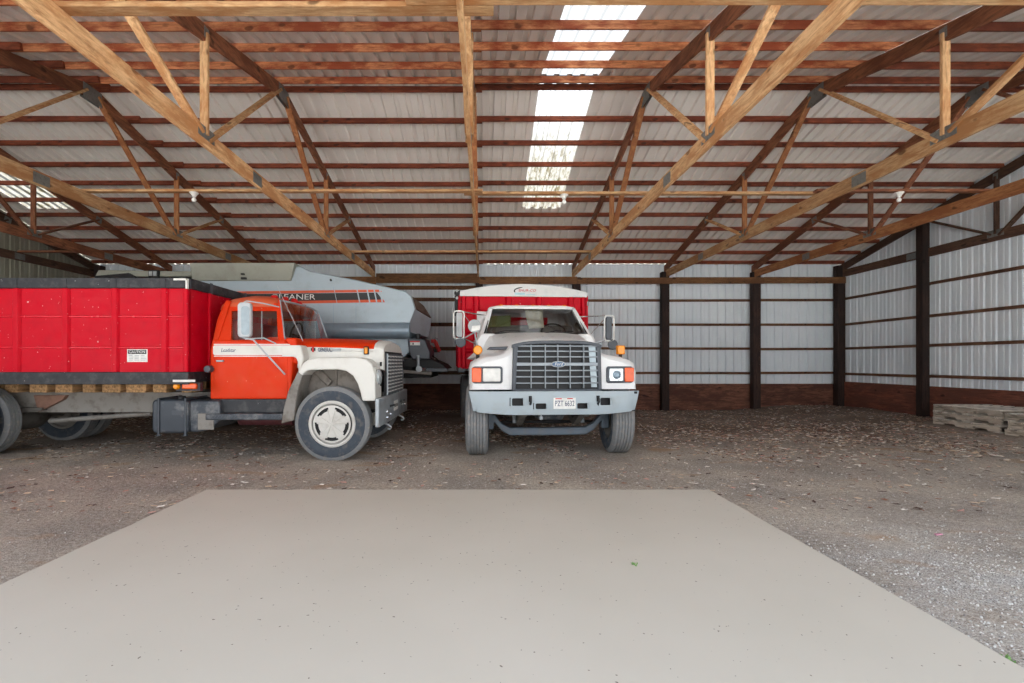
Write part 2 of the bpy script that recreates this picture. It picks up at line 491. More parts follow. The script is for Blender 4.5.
b = MB()
GP = ribs(XL - .25, XR + .14, .19, .085, .042)
def cut(a, c):
    near = lambda u: min(range(len(GP)), key=lambda i: abs(GP[i][0] - u))
    return GP[near(a):near(c) + 1]
edges = [XL - .25, SKY[0][0], SKY[0][1], SKY[1][0], SKY[1][1], XR + .14]
for i in range(5):
    pieces = [(YF - .15, YR), (YR, SKYEND)] if i % 2 == 0 else []
    for ya, yb in pieces:
        pr = cut(edges[i], edges[i + 1])
        A = [b.v((u, ya, metal(ya) + d)) for u, d in pr]; B = [b.v((u, yb, metal(yb) + d)) for u, d in pr]
        for k in range(len(pr) - 1): b.face([A[k], A[k + 1], B[k + 1], B[k]])
pr = GP
A = [b.v((u, SKYEND, metal(SKYEND) + d)) for u, d in pr]; B = [b.v((u, YB + .3, metal(YB + .3) + d)) for u, d in pr]
for k in range(len(pr) - 1): b.face([A[k], A[k + 1], B[k + 1], B[k]])
struct(b.build('ceiling', M['roof'], smooth=0), 'ribbed grey steel roof seen from below')
for i, (x0, x1) in enumerate(SKY):
    b = MB(); pr = cut(x0, x1)
    rows = [[b.v((u, y, metal(y) + d + .002)) for u, d in pr] for y in (YF - .15, YR, SKYEND + .05)]
    for r in range(2):
        for k in range(len(pr) - 1): b.face([rows[r][k], rows[r][k + 1], rows[r + 1][k + 1], rows[r + 1][k]])
    o = b.build('skylight_panel', M['skylight'], smooth=0)
    tag(o, ['translucent skylight sheet in the far left roof corner behind dark trusses', 'long white translucent skylight strip with brown stains, right of the central truss'][i], 'skylight', 'skylight sheets in the roof')
# ridge cap
b = MB(); b.prism([(YR - .12, metal(YR - .12) + .032), (YR, metal(YR) + .032), (YR + .12, metal(YR + .12) + .032), (YR, metal(YR) + .05)], 'x', XL - .25, XR + .2)
tag(b.build('ridge_cap', M['roof'], smooth=0), 'grey folded steel cap along the roof ridge', 'roof trim', kind='structure')

def wall_sheet(name, along, u0, u1, pos, z0, ztop, mat, sgn):
    b = MB(); pr = ribs(u0, u1)
    def mk(u, d, z): return (u, pos + sgn * d, z) if along == 'x' else (pos + sgn * d, u, z)
    if along == 'y':                                   # split at the ridge so the rake stays straight
        pr = sorted(set(pr + [(YR, 0)]))
    A = [b.v(mk(u, d, z0)) for u, d in pr]; B = [b.v(mk(u, d, ztop(u))) for u, d in pr]
    for i in range(len(pr) - 1): b.face([A[i], A[i + 1], B[i + 1], B[i]])
    return struct(b.build(name, mat, smooth=0), {'wall_back': 'white ribbed steel back wall', 'wall_right': 'white ribbed steel right end wall', 'wall_left': 'greyish ribbed steel left end wall'}[name])

wall_sheet('wall_back', 'x', XL, XR, YB + .045, .62, lambda u: metal(YB + .045) + .016, M['siding'], 1)
wall_sheet('wall_right', 'y', YF, YB + .04, XR + .005, .62, lambda u: metal(u) + .028, M['siding'], 1)
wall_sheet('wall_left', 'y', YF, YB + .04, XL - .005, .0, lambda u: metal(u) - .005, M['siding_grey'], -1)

# skirt boards: three tongue-and-groove planks
def skirt(name, along, u0, u1, pos, mat, gap):
    b = MB(); h = .25
    for k in range(3):
        z = gap + k * h
        if along == 'x': b.prism([(pos, z), (pos + .036, z), (pos + .036, z + h - .006), (pos, z + h - .006), (pos - .0, z + h - .012)], 'x', u0, u1)
        else: b.prism([(pos, z), (pos + .036, z), (pos + .036, z + h - .006), (pos, z + h - .006)], 'y', u0, u1)
    if along == 'x': b.box(u0, u1, pos + .01, pos + .03, gap + .0, gap + .74)
    else: b.box(pos + .01, pos + .03, u0, u1, gap, gap + .74)
    return struct(b.build(name, mat, bevel=.006, smooth=0))
skirt('baseboard_back', 'x', XL, XR, YB + .002, M['skirt_x'], -.02)['label'] = 'reddish brown skirt planks along the back wall'
skirt('baseboard_right', 'y', YF, YB, XR - .036, M['skirt_y'], .05)['label'] = 'reddish brown skirt planks along the right end wall'
for o in COL.objects:
    if o.name.startswith('baseboard'): o['category'] = 'building'

# ---- posts
PH = .19
def post(x, y, w, d, ztop, label, zb=-.2):
    b = MB(); b.box(-w / 2, w / 2, -d / 2, d / 2, zb, ztop)
    o = b.build('wooden_post', M['post'], bevel=.008, loc=(x, y, 0))
    return tag(o, label, 'post', 'posts along the walls')
pl = {5.1: 'dark square post on the back wall, first right of the white truck', 7.6: 'dark square post in the middle of the empty right back wall', 2.55: 'dark post top showing above the white-tarped red grain box',
      -.13: 'dark post at the back wall between the combine and the white truck'}
for x, l in pl.items(): post(x + (-.12 if x > 3 else 0), YB - PH / 2 - .036, PH + .01, PH, under(YB - .15) - .2 if x > 3 else 3.655, l)
post(XR - .105, YB - .13, .2, .19, 3.98, 'dark square post standing in the far right corner')
post(XR - .125, 10.56, .16, .17, under(10.56) - .2, 'dark rough post against the right end wall beside the pallets')
post(XL + .15, YB - .14, .2, .2, 3.98, 'dark post standing in the far left corner behind the red truck')

# ---- girts, one board per bay
RW = {1: 'lowest', 2: 'second from bottom', 3: 'third from bottom', 4: 'topmost'}
GZ = {1: 1.02, 2: 1.70, 3: 2.37, 4: 3.05}
bays = [(XL, -2.95, 'behind the grey combine'), (-2.95, -.13, 'between the combine and the white truck'), (-.13, 2.55, 'behind the white truck'),
        (2.55, 5.03, 'right beside the white truck'), (5.03, 7.53, 'in the middle of the empty corner'), (7.53, XR - .15, 'next to the far right corner')]
for r, z in GZ.items():
    for i, (x0, x1, w) in enumerate(bays):
        dz = random.uniform(-.012, .012) + (.012 if i < 2 else 0); th = .068 if i > 1 else .1
        if i == 0 and r in (1, 2): continue
        b = MB(); b.box(-(x1 - x0) / 2 + .004, (x1 - x0) / 2 - .004, -.038, 0, -th / 2, th / 2)
        o = b.build('wall_girt', M['girt_x'], bevel=.003, loc=((x0 + x1) / 2, YB + .04, z + dz), rot=(0, R(random.uniform(-.2, .2)), 0))
        tag(o, f'{RW[r]} back wall girt, brown board {w}', 'girt', 'back wall girts')
GZR = {1: 1.01, 2: 1.69, 3: 2.36, 4: 3.06, 5: 3.72}
RW2 = {1: 'lowest', 2: 'second lowest', 3: 'third', 4: 'fourth', 5: 'highest'}
for r, z in GZR.items():
    for y0, y1, w in ((8.0, 10.5, 'nearer than the rough post'), (10.5, YB - .05, 'between the rough post and the corner')):
        b = MB(); b.box(-.038, 0, -(y1 - y0) / 2 + .004, (y1 - y0) / 2 - .004, -.032, .032)
        o = b.build('wall_girt', M['girt_y'], bevel=.003, loc=(XR, (y0 + y1) / 2, z + random.uniform(-.01, .01)))
        tag(o, f'{RW2[r]} right end wall girt, brown board {w}', 'girt', 'right end wall girts')

# ---- headers on the back wall
hx = [(-2.95, -.13, 'wide brown header plank on the back wall above the combine tail', .26, 3.49), (-.13, 2.55, 'brown header board above the white grain tarp', .2, 3.46),
      (2.55, 5.15, 'brown header board on the back wall just right of the white truck', .17, 3.465), (5.15, 7.65, 'brown header board in the middle of the right back wall', .17, 3.475), (7.65, XR - .02, 'brown header board ending at the far right corner', .17, 3.48),
      (XL, -2.95, 'dark header board high behind the grey combine', .2, 3.46)]
for x0, x1, l, h, z in hx:
    b = MB(); b.box(-(x1 - x0) / 2 + .003, (x1 - x0) / 2 - .003, -.038, 0, 0, h)
    tag(b.build('header_board', M['header'], bevel=.003, loc=((x0 + x1) / 2, YB - PH - .038, z)), l, 'header', 'header boards on the back posts', 'structure')
b = MB(); b.box(-1.33, 1.33, -.03, 0, 0, .11)
tag(b.build('header_board', M['header'], bevel=.003, loc=(-1.54, YB - .02, 3.34)), 'thin ledger board below the wide header near the combine', 'header', 'header boards on the back posts', 'structure')

# ---- trusses
def truss(x, label, mats):
    tc, bc, wb = mats
    T = thing('roof_truss', label, 'truss', (x, YR, CB), 0, 'timber roof trusses')
    L = lambda y, z: (0, y - YR, z - CB)
    b = MB(); y0, y1 = YF + .02, YB - .08
    b.hexa([(-.019, y0 - YR, 0), (.019, y0 - YR, 0), (.019, y1 - YR, 0), (-.019, y1 - YR, 0), (-.019, y0 - YR, CT - CB), (.019, y0 - YR, CT - CB), (.019, y1 - YR, CT - CB), (-.019, y1 - YR, CT - CB)])
    b.build('bottom_chord', M[bc], T, bevel=.004)
    for s, ye in ((-1, y0), (1, y1)):
        b = MB(); pts = []
        h = .19
        for y in (YR, ye):
            pts.append((y - YR, under(y) - h - CB)); 
        pts += [(ye - YR, under(ye) - CB - .004), (0, under(YR) - CB - .004)]
        b.prism(pts, 'x', -.021, .021)
        b.build('top_chord', M[tc], T, bevel=.004)
    n = (5.14, 9.1); off = .0
    for s, yn in ((-1, n[0]), (1, n[1])):
        wk = wb if s < 0 else wb.replace('tan', 'mid'); b = MB(); b.beam(L(yn - s * .06, CT - .1), L(YR + s * .1, under(YR) - .12), .036, .09, (1, 0, 0)); b.build('web', M[wk], T, bevel=.003)
        b = MB(); b.beam(L(yn, CT - .06), L(yn, under(yn) - .1), .036, .088, (1, 0, 0)); b.build('web', M[wk.replace('_y', '_z')], T, bevel=.003)
        ye = YR + s * 3.5
        b = MB(); b.beam(L(yn + s * .07, CT - .06), L(ye, under(ye) - .1), .036, .09, (1, 0, 0)); b.build('web', M[wb], T, bevel=.003)
        for q, (yy, zz, ln, hh, an) in enumerate(((yn, CT - .045, .30, .13, 0), (yn, under(yn) - .10, .09, .12, 0), (ye, under(ye) - .1, .16, .12, -s * math.atan(PITCH)))):
            b = MB()
            for sx in (-1, 1): b.box(sx * .0225 - .0015, sx * .0225 + .0015, -ln / 2, ln / 2, -hh / 2, hh / 2)
            o = b.build('gang_plate', M['gang'], T, smooth=0, loc=L(yy, zz), rot=(an, 0, 0))
    b = MB()
    for sx in (-1, 1): b.box(sx * .0228 - .0015, sx * .0228 + .0015, -.17, .17, -.2, .02)
    b.build('gang_plate', M['gang'], T, smooth=0, loc=L(YR, under(YR) - .06))
    for yy in (6.3, 10.9):
        b = MB()
        for sx in (-1, 1): b.box(sx * .0212 - .0015, sx * .0212 + .0015, -.12, .12, -.07, .07)
        b.build('gang_plate', M['gang'], T, smooth=0, loc=L(yy, (CB + CT) / 2))
    return T

TL = ['dark timber truss at the far left, below the corner skylight', 'tan timber truss over the red grain box', 'tan timber truss over the orange cab, its chord running to the top left',
      'central timber truss seen edge-on above the gap between trucks', 'tan timber truss right of the long skylight, over the white truck', 'tan timber truss crossing above the first posts right of the white truck',
      'brown timber truss nearest the right end wall']
for x, l in zip(TRUSS, TL): truss(x, l, ('brown_y' if x not in (-.13, 2.55) else 'brown_y', 'tan_y', 'tan_y') if -7 < x < 7 else ('brown_y', 'brown_y' if x < 0 else 'mid_y', 'brown_y'))
truss(XR - .06, 'dark timber truss fixed flat against the right end wall', ('dusk_y', 'dusk_y', 'dusk_y'))
truss(XL + .06, 'dark timber truss fixed flat against the left end wall', ('dusk_y', 'dusk_y', 'dusk_y'))

# ---- lateral braces lying on the bottom chords
def brace(x0, x1, y0, y1, label, mat='tan_x', z=CT + .001, h=.038):
    b = MB(); b.box(-(x1 - x0) / 2, (x1 - x0) / 2, 0, y1 - y0, 0, h)
    tag(b.build('lateral_brace', M[mat], bevel=.003, loc=((x0 + x1) / 2, y0, z)), label, 'brace', 'boards lying across the bottom chords')
brace(-3.2, .07, 3.36, 3.46, 'pale brace board across the top left, ending just past the central truss', z=CT + .002)
brace(-.55, 6.2, 3.26, 3.352, 'long pale brace board across the top right of the front trusses')
brace(-6.1, -.02, 7.0, 7.09, 'thin brace board across the middle trusses, left of centre')
brace(-.3, 5.25, 7.1, 7.19, 'thin brace board across the middle trusses, crossing the skylight')
brace(4.92, 9.8, 7.0, 7.09, 'thin dark brace board across the middle trusses at the right', 'brown_x', CT + .002)
brace(-10.7, -8.5, 10.86, 10.95, 'thin dark brace board from the left end wall to the first truss', 'brown_x')
brace(-3.1, 2.7, 10.86, 10.95, 'thin brace board near the back wall above the white truck')

# ---- purlins: boards lapped over the trusses
ORD = ['first', 'second', 'third', 'fourth', 'fifth', 'sixth', 'seventh', 'eighth', 'ninth', 'tenth', 'eleventh', 'twelfth']
fr = [7.05, 6.46, 5.87, 5.30, 4.72, 4.12]
bk = [7.225, 7.86, 8.42, 8.99, 9.55, 10.12, 10.69, 11.25, 11.83, 12.42, 12.98]
spans = [(XL + .01, -5.7, 'far left over the red box'), (-5.9, -.03, 'left of the central truss'), (-.23, 5.2, 'right of the central truss'), (5.0, XR - .01, 'far right by the end wall')]
protos = {}
for side, rows in (('front', fr), ('back', bk)):
    for r, y in enumerate(rows):
        for k, (x0, x1, w) in enumerate(spans):
            mat = M['purlin'] if side == 'front' and k in (1, 2) else (M['purlin_dark'])
            L = x1 - x0
            b = MB(); n = 14
            jit = [random.uniform(-.004, .006) for _ in range(n + 1)]
            rings = [[(-L / 2 + L * i / n, -.019, 0), (-L / 2 + L * i / n, .019, 0), (-L / 2 + L * i / n, .019, .089), (-L / 2 + L * i / n, -.019, .089)] for i in range(n + 1)]
            b.loft(rings)
            ang = PITCH if side == 'front' else -PITCH
            o = b.build('roof_purlin', mat, bevel=.003, loc=((x0 + x1) / 2, y + (.021 if k % 2 else -.021), under(y + (.021 if k % 2 else -.021)) + .002), rot=(math.atan(ang), 0, 0))
            tag(o, f'{ORD[r]} purlin {"before" if side == "front" else "behind"} the ridge, {w}', 'purlin', f'roof purlins on the {"near" if side == "front" else "far"} slope')

# ---- lamp holders hanging from the braces
for px, py, y, l in ((194, 200, 7.05, 'white porcelain bulb holder under the brace left of the orange cab'), (564, 200, 7.15, 'white porcelain bulb holder hanging beside the stained skylight'), (899, 201, 7.05, 'white porcelain bulb holder under the dark brace at the right')):
    q = WORLD.p(px, py, y)
    T = thing('bulb_holder', l, 'lamp', (q[0], y, CT), 0, 'bare bulb holders under the braces')
    b = MB(); b.lathe([(0, 0), (.062, 0), (.062, -.012), (.045, -.03), (.03, -.05), (.028, -.062), (0, -.062)], 'z', (0, 0, 0), 20); b.build('socket', M['porcelain'], T)
    b = MB(); b.lathe([(.014, -.062), (.016, -.075), (.032, -.1), (.034, -.115), (.022, -.138), (0, -.146)], 'z', (0, 0, 0), 18); b.build('bulb', M['bulb'], T)

# ---- leaf litter and small things on the ground
b = MB()
LM = [plain('leaf_tan', (222, 196, 168), .8), plain('leaf_brown', (150, 104, 80), .8), plain('leaf_pale', (244, 236, 226), .8), plain('leaf_dark', (84, 60, 50), .8), plain('leaf_rose', (214, 164, 150), .8)]
cnt = 0
AVOID = [(-2.05, 6.48, .62), (-2.05, 8.42, .62), (-7.05, 6.5, .75), (-7.05, 8.4, .75), (-.1, 7.0, .62), (1.97, 7.1, .62), (-.5, 11.3, .95), (1.6, 11.4, .95), (-5.6, 9.95, 1.1), (-5.6, 11.4, 1.1), (-2.65, 10.2, .7), (-2.65, 11.4, .7), (9.3, 8.66, .95), (9.22, 7.28, .95), (2.335, 2.15, .1)] + [(o.location.x, o.location.y, .24) for o in COL.objects if o.name.startswith('wooden_post')]
while cnt < 17000:
    x = random.uniform(XL + .2, XR - .1); y = random.uniform(4.2, YB - .05)
    dens = .13 + .7 * smooth01(2.2, 4, x) * smooth01(6.0, 7.2, y) * (1 - .75 * smooth01(8.8, 10.5, y)) + .35 * smooth01(6, 8, y) * (1 - smooth01(2.5, 4, x))
    dens *= .35 + .9 * max(0, .5 + noise.noise((x * .9, y * .9, 3)))
    if random.random() > dens: continue
    if SLABX0 - .03 < x < SLABX1 + .03 and y < SLABY + .04: continue
    if any((x - ax) ** 2 + (y - ay) ** 2 < ar * ar for ax, ay, ar in AVOID): continue
    cnt += 1
    s = random.uniform(.012, .038); a = random.uniform(0, 6.28); tl = random.uniform(-.4, .4); z = gz(x, y) + .006
    ca, sa = math.cos(a), math.sin(a)
    def P(u, v, h): return (x + (u * ca - v * sa) * s, y + (u * sa + v * ca) * s, max(z, z + h * s + tl * v * s * .5))
    m = random.choices(range(5), (4, 2.5, 3, 2.2, 1.6))[0]
    v = [b.v(P(-1.1, 0, .15)), b.v(P(-.3, -.55, .3)), b.v(P(.8, -.3, .25)), b.v(P(1.2, 0, .5)), b.v(P(.6, .45, .3)), b.v(P(-.4, .5, .35))]
    b.face([v[0], v[1], v[2], v[3]], m); b.face([v[0], v[3], v[4], v[5]], m)
tag(b.build('leaf_litter', LM, smooth=0), 'dry fallen leaves scattered over the dirt floor', 'leaves', kind='stuff')
# loose stones at the right front
b = MB(); cnt = 0
SM = [plain('stone_white', (222, 220, 216), .8), plain('stone_grey', (190, 187, 182), .8), plain('stone_dark', (128, 122, 118), .8)]
while cnt < 9000:
    x = random.uniform(-6, 6.5); y = random.uniform(1.4, 7.0)
    d = (smooth01(SLABX1 - .1, SLABX1 + .2, x) * (1 - .95 * smooth01(2.9, 4.6, y + .35 * (x - 2.4))) + .05)
    if SLABX0 - .05 < x < SLABX1 + .02 and y < SLABY + .04: continue
    if any((x - ax) ** 2 + (y - ay) ** 2 < ar * ar for ax, ay, ar in AVOID): continue
    if random.random() > d * (.4 + max(0, .6 + noise.noise((x, y, 8)))): continue
    cnt += 1
    s = random.uniform(.003, .0075); z = gz(x, y); m = random.choices(range(3), (3, 3, 1.3))[0]; a = random.random() * 6
    q = []
    for k in range(5):
        th = a + k * 1.257; rr = s * random.uniform(.7, 1.2); q.append((x + math.cos(th) * rr, y + math.sin(th) * rr))
    lo = [b.v((u, w, z - .004)) for u, w in q]; hi = [b.v((x + (u - x) * .6, y + (w - y) * .6, z + s * .9)) for u, w in q]
    for k in range(5): b.face([lo[k], lo[(k + 1) % 5], hi[(k + 1) % 5], hi[k]], m)
    b.face(hi, m)
tag(b.build('loose_gravel', SM, smooth=0), 'loose pale gravel along the slab edge', 'gravel', kind='stuff')

def tuft(name, x, y, z, r, n, label, cat, h=.06):
    b = MB()
    for k in range(n):
        a = random.uniform(0, 6.28); rr = r * random.random() ** .6; px, py = x + math.cos(a) * rr, y + math.sin(a) * rr * .8
        a2 = random.uniform(0, 6.28); hh = h * random.uniform(.4, 1); w = .004; lx, ly = math.cos(a2) * hh * .7, math.sin(a2) * hh * .7
        v = [b.v((px - w * math.sin(a2), py + w * math.cos(a2), z)), b.v((px + w * math.sin(a2), py - w * math.cos(a2), z)), b.v((px + lx * .5 + w * math.sin(a2), py + ly * .5 - w * math.cos(a2), z + hh * .7)), b.v((px + lx * .5 - w * math.sin(a2), py + ly * .5 + w * math.cos(a2), z + hh * .7)), b.v((px + lx, py + ly, z + hh))]
        b.face([v[0], v[1], v[2], v[3]]); b.face([v[3], v[2], v[4]])
    tag(b.build(name, plain(name + '_green', (122, 164, 88), .6), smooth=0), label, cat)
q = WORLD.p(998, 655, 0); yy = FPX * 1.33 / (655 - CY); xx = (998 - CX) * yy / FPX
xx -= .0
tuft('grass_tuft', xx, yy, gz(xx, yy), .055, 130, 'small green grass tuft at the right edge of the slab', 'grass', .03)
yy = FPX * 1.33 / (567 - CY); xx = (635 - CX) * yy / FPX
tuft('weed_sprig', xx, yy, .014, .03, 12, 'tiny green weed sprig lying on the concrete slab', 'weed', .02)
yy = FPX * 1.33 / (533 - CY); xx = (938 - CX) * yy / FPX
b = MB(); b.prism([(-.035, -.01), (.03, -.014), (.038, .008), (-.02, .014)], 'z', 0, .008)
tag(b.build('pink_scrap', plain('pink_plastic', (214, 150, 170), .6), loc=(xx, yy, gz(xx, yy) + .006), rot=(0, 0, .3)), 'small pink scrap lying on the dirt at the right', 'scrap')

# ---- pallets
def pallet(x, y, z, rz, label, proto=None, group='weathered pallets stacked at the right end wall'):
    if proto:
        o = copy_tree(proto); o.location = (x, y, z); o.rotation_euler = (0, 0, rz); o['label'] = label; return o
    T = thing('wooden_pallet', label, 'pallet', (x, y, z), rz, group)
    for sx in (-.5, 0, .5):                                  # stringers run along y, notched for forks
        b = MB(); b.prism([(-.61, .018), (-.42, .018), (-.40, .052), (-.18, .052), (-.16, .018), (.16, .018), (.18, .052), (.40, .052), (.42, .018), (.61, .018), (.61, .112), (-.61, .112)], 'x', sx - .02, sx + .02)
        b.build('stringer', M['pallet_y'], T, bevel=.003)
    for k in range(7):
        yy = -.56 + k * 1.12 / 6; b = MB(); b.box(-.53 + random.uniform(-.01, .01), .53, -.05, .05, 0, .018); b.build('deck_board', M['pallet_x'], T, loc=(0, yy, .1125), bevel=.002, rot=(0, 0, R(random.uniform(-.6, .6))))
    for yy in (-.56, 0, .56):
        b = MB(); b.box(-.53, .53, -.05, .05, 0, .018); b.build('bottom_board', M['pallet_x'], T, loc=(0, yy, 0), bevel=.002)
    return T
zz = gz(9.3, 8.7) - .02
PL1 = ['bottom pallet of the stack beside the rough post', 'second pallet up in the stack beside the rough post', 'top pallet of the stack beside the rough post']
p0 = None
for k, l in enumerate(PL1):
    p0n = pallet(9.3 + random.uniform(-.02, .02), 8.66 + random.uniform(-.02, .02), zz + k * .1325, R(random.uniform(-1.5, 1.5)), 'weathered grey ' + l, p0); p0 = p0 or p0n
PL2 = ['bottom pallet of the pile cut off by the picture edge', 'middle pallet of the pile cut off by the picture edge', 'top pallet of the pile cut off by the picture edge']
for k, l in enumerate(PL2):
    pallet(9.22 + random.uniform(-.03, .03), 7.28 + random.uniform(-.03, .03), gz(9.0, 7.3) - .02 + k * .1325, R(random.uniform(-2, 2)), 'weathered grey ' + l, p0)
# ================================================================= wheels shared by the trucks
def tyre_rings(b, c, r, w, rin, axis='y', ribs_n=5, seg=48, mt=1, ms=0):
    h = w / 2
    prof = [(rin, -h * .62), (rin + .02, -h * .86), (rin + (r - rin) * .45, -h), (r - .055, -h * .93), (r - .02, -h * .8)]
    kinds = [ms] * 4
    n = ribs_n
    xs = []
    for k in range(n):
        a = -h * .74 + 2 * h * .74 * k / n; bb = -h * .74 + 2 * h * .74 * (k + 1) / n
        xs += [(r, a + .006), (r, bb - .006), (r - .016, bb - .004), (r - .016, bb + .004)]
    prof += xs[:-2]
    prof += [(r - .02, h * .8), (r - .055, h * .93), (rin + (r - rin) * .45, h), (rin + .02, h * .86), (rin, h * .62)]
    m = len(prof)
    b.lathe(prof, axis, c, seg, mf=lambda i: ms if (i < 3 or i > m - 5) else mt)
    return b


def wheel(parent, c, r, w, rin, axis='y', name='wheel', face=-1, style='star', ribs_n=5, steer=0, label=None):
    """tyre (part) > rim, hub (sub-parts); face = side of the axis that shows"""
    b = MB(); tyre_rings(b, (0, 0, 0), r, w, rin, axis, ribs_n)
    t = b.build(name, [M['rubber'], M['tread']], parent, loc=c, rot=(0, 0, steer), smooth=40, label=label)
    f = face; h = w / 2
    b = MB()
    b.lathe([(rin + .012, f * h * .80), (rin - .008, f * h * .9), (rin - .028, f * h * .86), (rin - .035, f * h * .55), (rin - .06, f * h * .42), (rin * .55, f * h * .3), (rin * .2, f * h * .3), (0, f * h * .3)], axis, (0, 0, 0), 40)
    b.lathe([(rin + .012, f * h * .80), (rin + .002, 0), (rin + .002, -f * h * .7)], axis, (0, 0, 0), 40)
    b.build('rim', M['rim_white'] if style == 'star' else M['frame_grey'], t, smooth=40)
    if style == 'star':
        b = MB(); n = 60; ro = rin - .052
        top = f * h * .8
        # cover disc with five crescent openings between its arms
        rr = [0, .05, .12, .17, ro * .72, ro * .80, ro * .90, ro]
        V = []
        for q in rr:
            row = []
            for k in range(n):
                a = 2 * math.pi * k / n + math.pi / 2; lift = .012 * (1 if math.cos(5 * (a - math.pi / 2)) > .2 else 0) * (q < ro * .95) * (q > .04)
                z = top + f * (lift + .02 * (1 - q / ro))
                p = (math.cos(a) * q, z, math.sin(a) * q)
                row.append(b.v(p))
            V.append(row)
        for i in range(len(rr) - 1):
            for k in range(n):
                a = (k + .5) / n * 5 % 1
                if i == 5 and .14 < a < .86: continue
                if i == 4 and .24 < a < .76: continue
                b.face([V[i][k], V[i][(k + 1) % n], V[i + 1][(k + 1) % n], V[i + 1][k]])
        bmesh.ops.remove_doubles(b.bm, verts=b.bm.verts[:], dist=1e-5)
        b.build('wheel_cover', M['rim_white'], t, smooth=30)
        b = MB(); b.lathe([(ro + .004, top - f * .03), (.05, top - f * .03), (0, top - f * .03)], axis, (0, 0, 0), 40); b.build('wheel_disc', M['dark'], t)
    else:
        b = MB(); b.lathe([(.13, f * h * .3), (.12, f * h * .75), (.09, f * h * .9), (0, f * h * .92)], axis, (0, 0, 0), 24)
        for k in range(10):
            a = k * .6283
            cc = (f * h * .3, math.cos(a) * rin * .62, math.sin(a) * rin * .62) if axis == 'x' else (math.cos(a) * rin * .62, f * h * .3, math.sin(a) * rin * .62)
            b.lathe([(.018, 0), (.018, f * .05), (0, f * .055)], axis, cc, 8)
        b.build('hub', M['frame_grey'] if style != 'pale' else M['rim_white'], t)
    return t
# ================================================================= orange cab truck with red grain box (faces +x)
FR = Frame((-2.045, 7.45, 0))
T = thing('grain_truck', 'orange and white old farm truck with a long red grain box, parked sideways', 'truck', FR.o)
P = FR.p; Q = FR.xz


def XZ(y, *pts): return [Q(px, py, y) for px, py in pts]


YC, YFD, YBX = -.97, -1.10, -1.2     # cab, fender and box planes
# ---- cab shell: loft of vertical sections from the door side to the far side
def cab_ring(y, inset, top):
    """outline in xz, seen from the side"""
    x0, x1 = Q(210, 400, YC)[0], Q(289, 400, YC)[0]
    z0 = Q(210, 400, YC)[1]; zb = Q(215, 345, YC)[1]
    return x0, x1, z0, zb
xr = Q(210, 400, YC)[0]; xf = Q(291, 400, YC)[0]; zb0 = Q(210, 399, YC)[1]; zbelt = 1.64; zroof = 2.26
xw0 = -.705                          # windshield base
# lower body (below the belt line)
low = [(xr, zb0), (xr - .0, 1.5), (xr + .03, zbelt), (xw0 + .02, zbelt - .03), (xf + .02, 1.52), (xf, zb0)]
b = MB()
ys = [-.97, -.955, .955, .97]
def shrink(poly, k):
    cx = sum(p[0] for p in poly) / len(poly); cz = sum(p[1] for p in poly) / len(poly)
    return [(cx + (x - cx) * k, cz + (z - cz) * k) for x, z in poly]
rings = [[(x, y, z) for x, z in (shrink(low, .985) if abs(y) > .96 else low)] for y in ys]
b.loft(rings)
body = b.build('cab_body', M['orange'], T, bevel=.03, seg=3)
# greenhouse: roof, rear wall, pillars as separate pieces
def gy(z): return -.955 + .20 * max(0, (z - zbelt)) / .6        # tumblehome of the near side
def roofring(k, z): pass
b = MB()
rx0, rx1 = xr + .14, -.89
outline = []
def rr_ring(x0, x1, y, r, z, n=6):
    pts = []
    for cx, cy, a0 in ((x1 - r, y - r, 0), (x0 + r, y - r, 90), (x0 + r, -y + r, 180), (x1 - r, -y + r, 270)):
        for k in range(n + 1):
            a = R(a0 + 90 * k / n); pts.append((cx + r * math.cos(a), cy + r * math.sin(a), z))
    return pts
b.loft([rr_ring(rx0 - .13, rx1 + .03, .80, .09, 2.07), rr_ring(rx0 - .11, rx1 + .05, .80, .10, 2.13), rr_ring(rx0 - .075, rx1 + .05, .785, .13, 2.18), rr_ring(rx0 + .0, rx1 + .0, .73, .18, 2.235), rr_ring(rx0 + .14, rx1 - .14, .6, .2, 2.285), rr_ring(rx0 + .33, rx1 - .3, .3, .15, 2.305)], caps=(True, True))
b.build('cab_roof', M['roof_orange'], T, smooth=60, label='faded orange domed roof')
# rear wall of the cab with small window
b = MB()
b.loft([[(xr + .03, -.95, zbelt - .02), (xr + .03, .95, zbelt - .02), (xr + .09, .95, zbelt - .02), (xr + .09, -.95, zbelt - .02)],
        [(xr + .12, -.82, 1.98), (xr + .12, .82, 1.98), (xr + .19, .82, 1.98), (xr + .19, -.82, 1.98)]][:0] or [[(xr + .03, -.95, zbelt - .02), (xr + .03, -.55, zbelt - .02), (xr + .09, -.55, zbelt - .02), (xr + .09, -.95, zbelt - .02)], [(xr + .13, -.82, 2.19), (xr + .13, -.55, 2.19), (xr + .2, -.55, 2.19), (xr + .2, -.82, 2.19)]])
b.loft([[(xr + .03, .55, zbelt - .02), (xr + .03, .95, zbelt - .02), (xr + .09, .95, zbelt - .02), (xr + .09, .55, zbelt - .02)], [(xr + .13, .55, 2.19), (xr + .13, .82, 2.19), (xr + .2, .82, 2.19), (xr + .2, .55, 2.19)]])
b.loft([[(xr + .03, -.6, zbelt - .02), (xr + .03, .6, zbelt - .02), (xr + .09, .6, zbelt - .02), (xr + .09, -.6, zbelt - .02)], [(xr + .055, -.6, 1.8), (xr + .055, .6, 1.8), (xr + .115, .6, 1.8), (xr + .115, -.6, 1.8)]])
b.loft([[(xr + .11, -.6, 2.1), (xr + .11, .6, 2.1), (xr + .18, .6, 2.1), (xr + .18, -.6, 2.1)], [(xr + .13, -.6, 2.19), (xr + .13, .6, 2.19), (xr + .2, .6, 2.19), (xr + .2, -.6, 2.19)]])
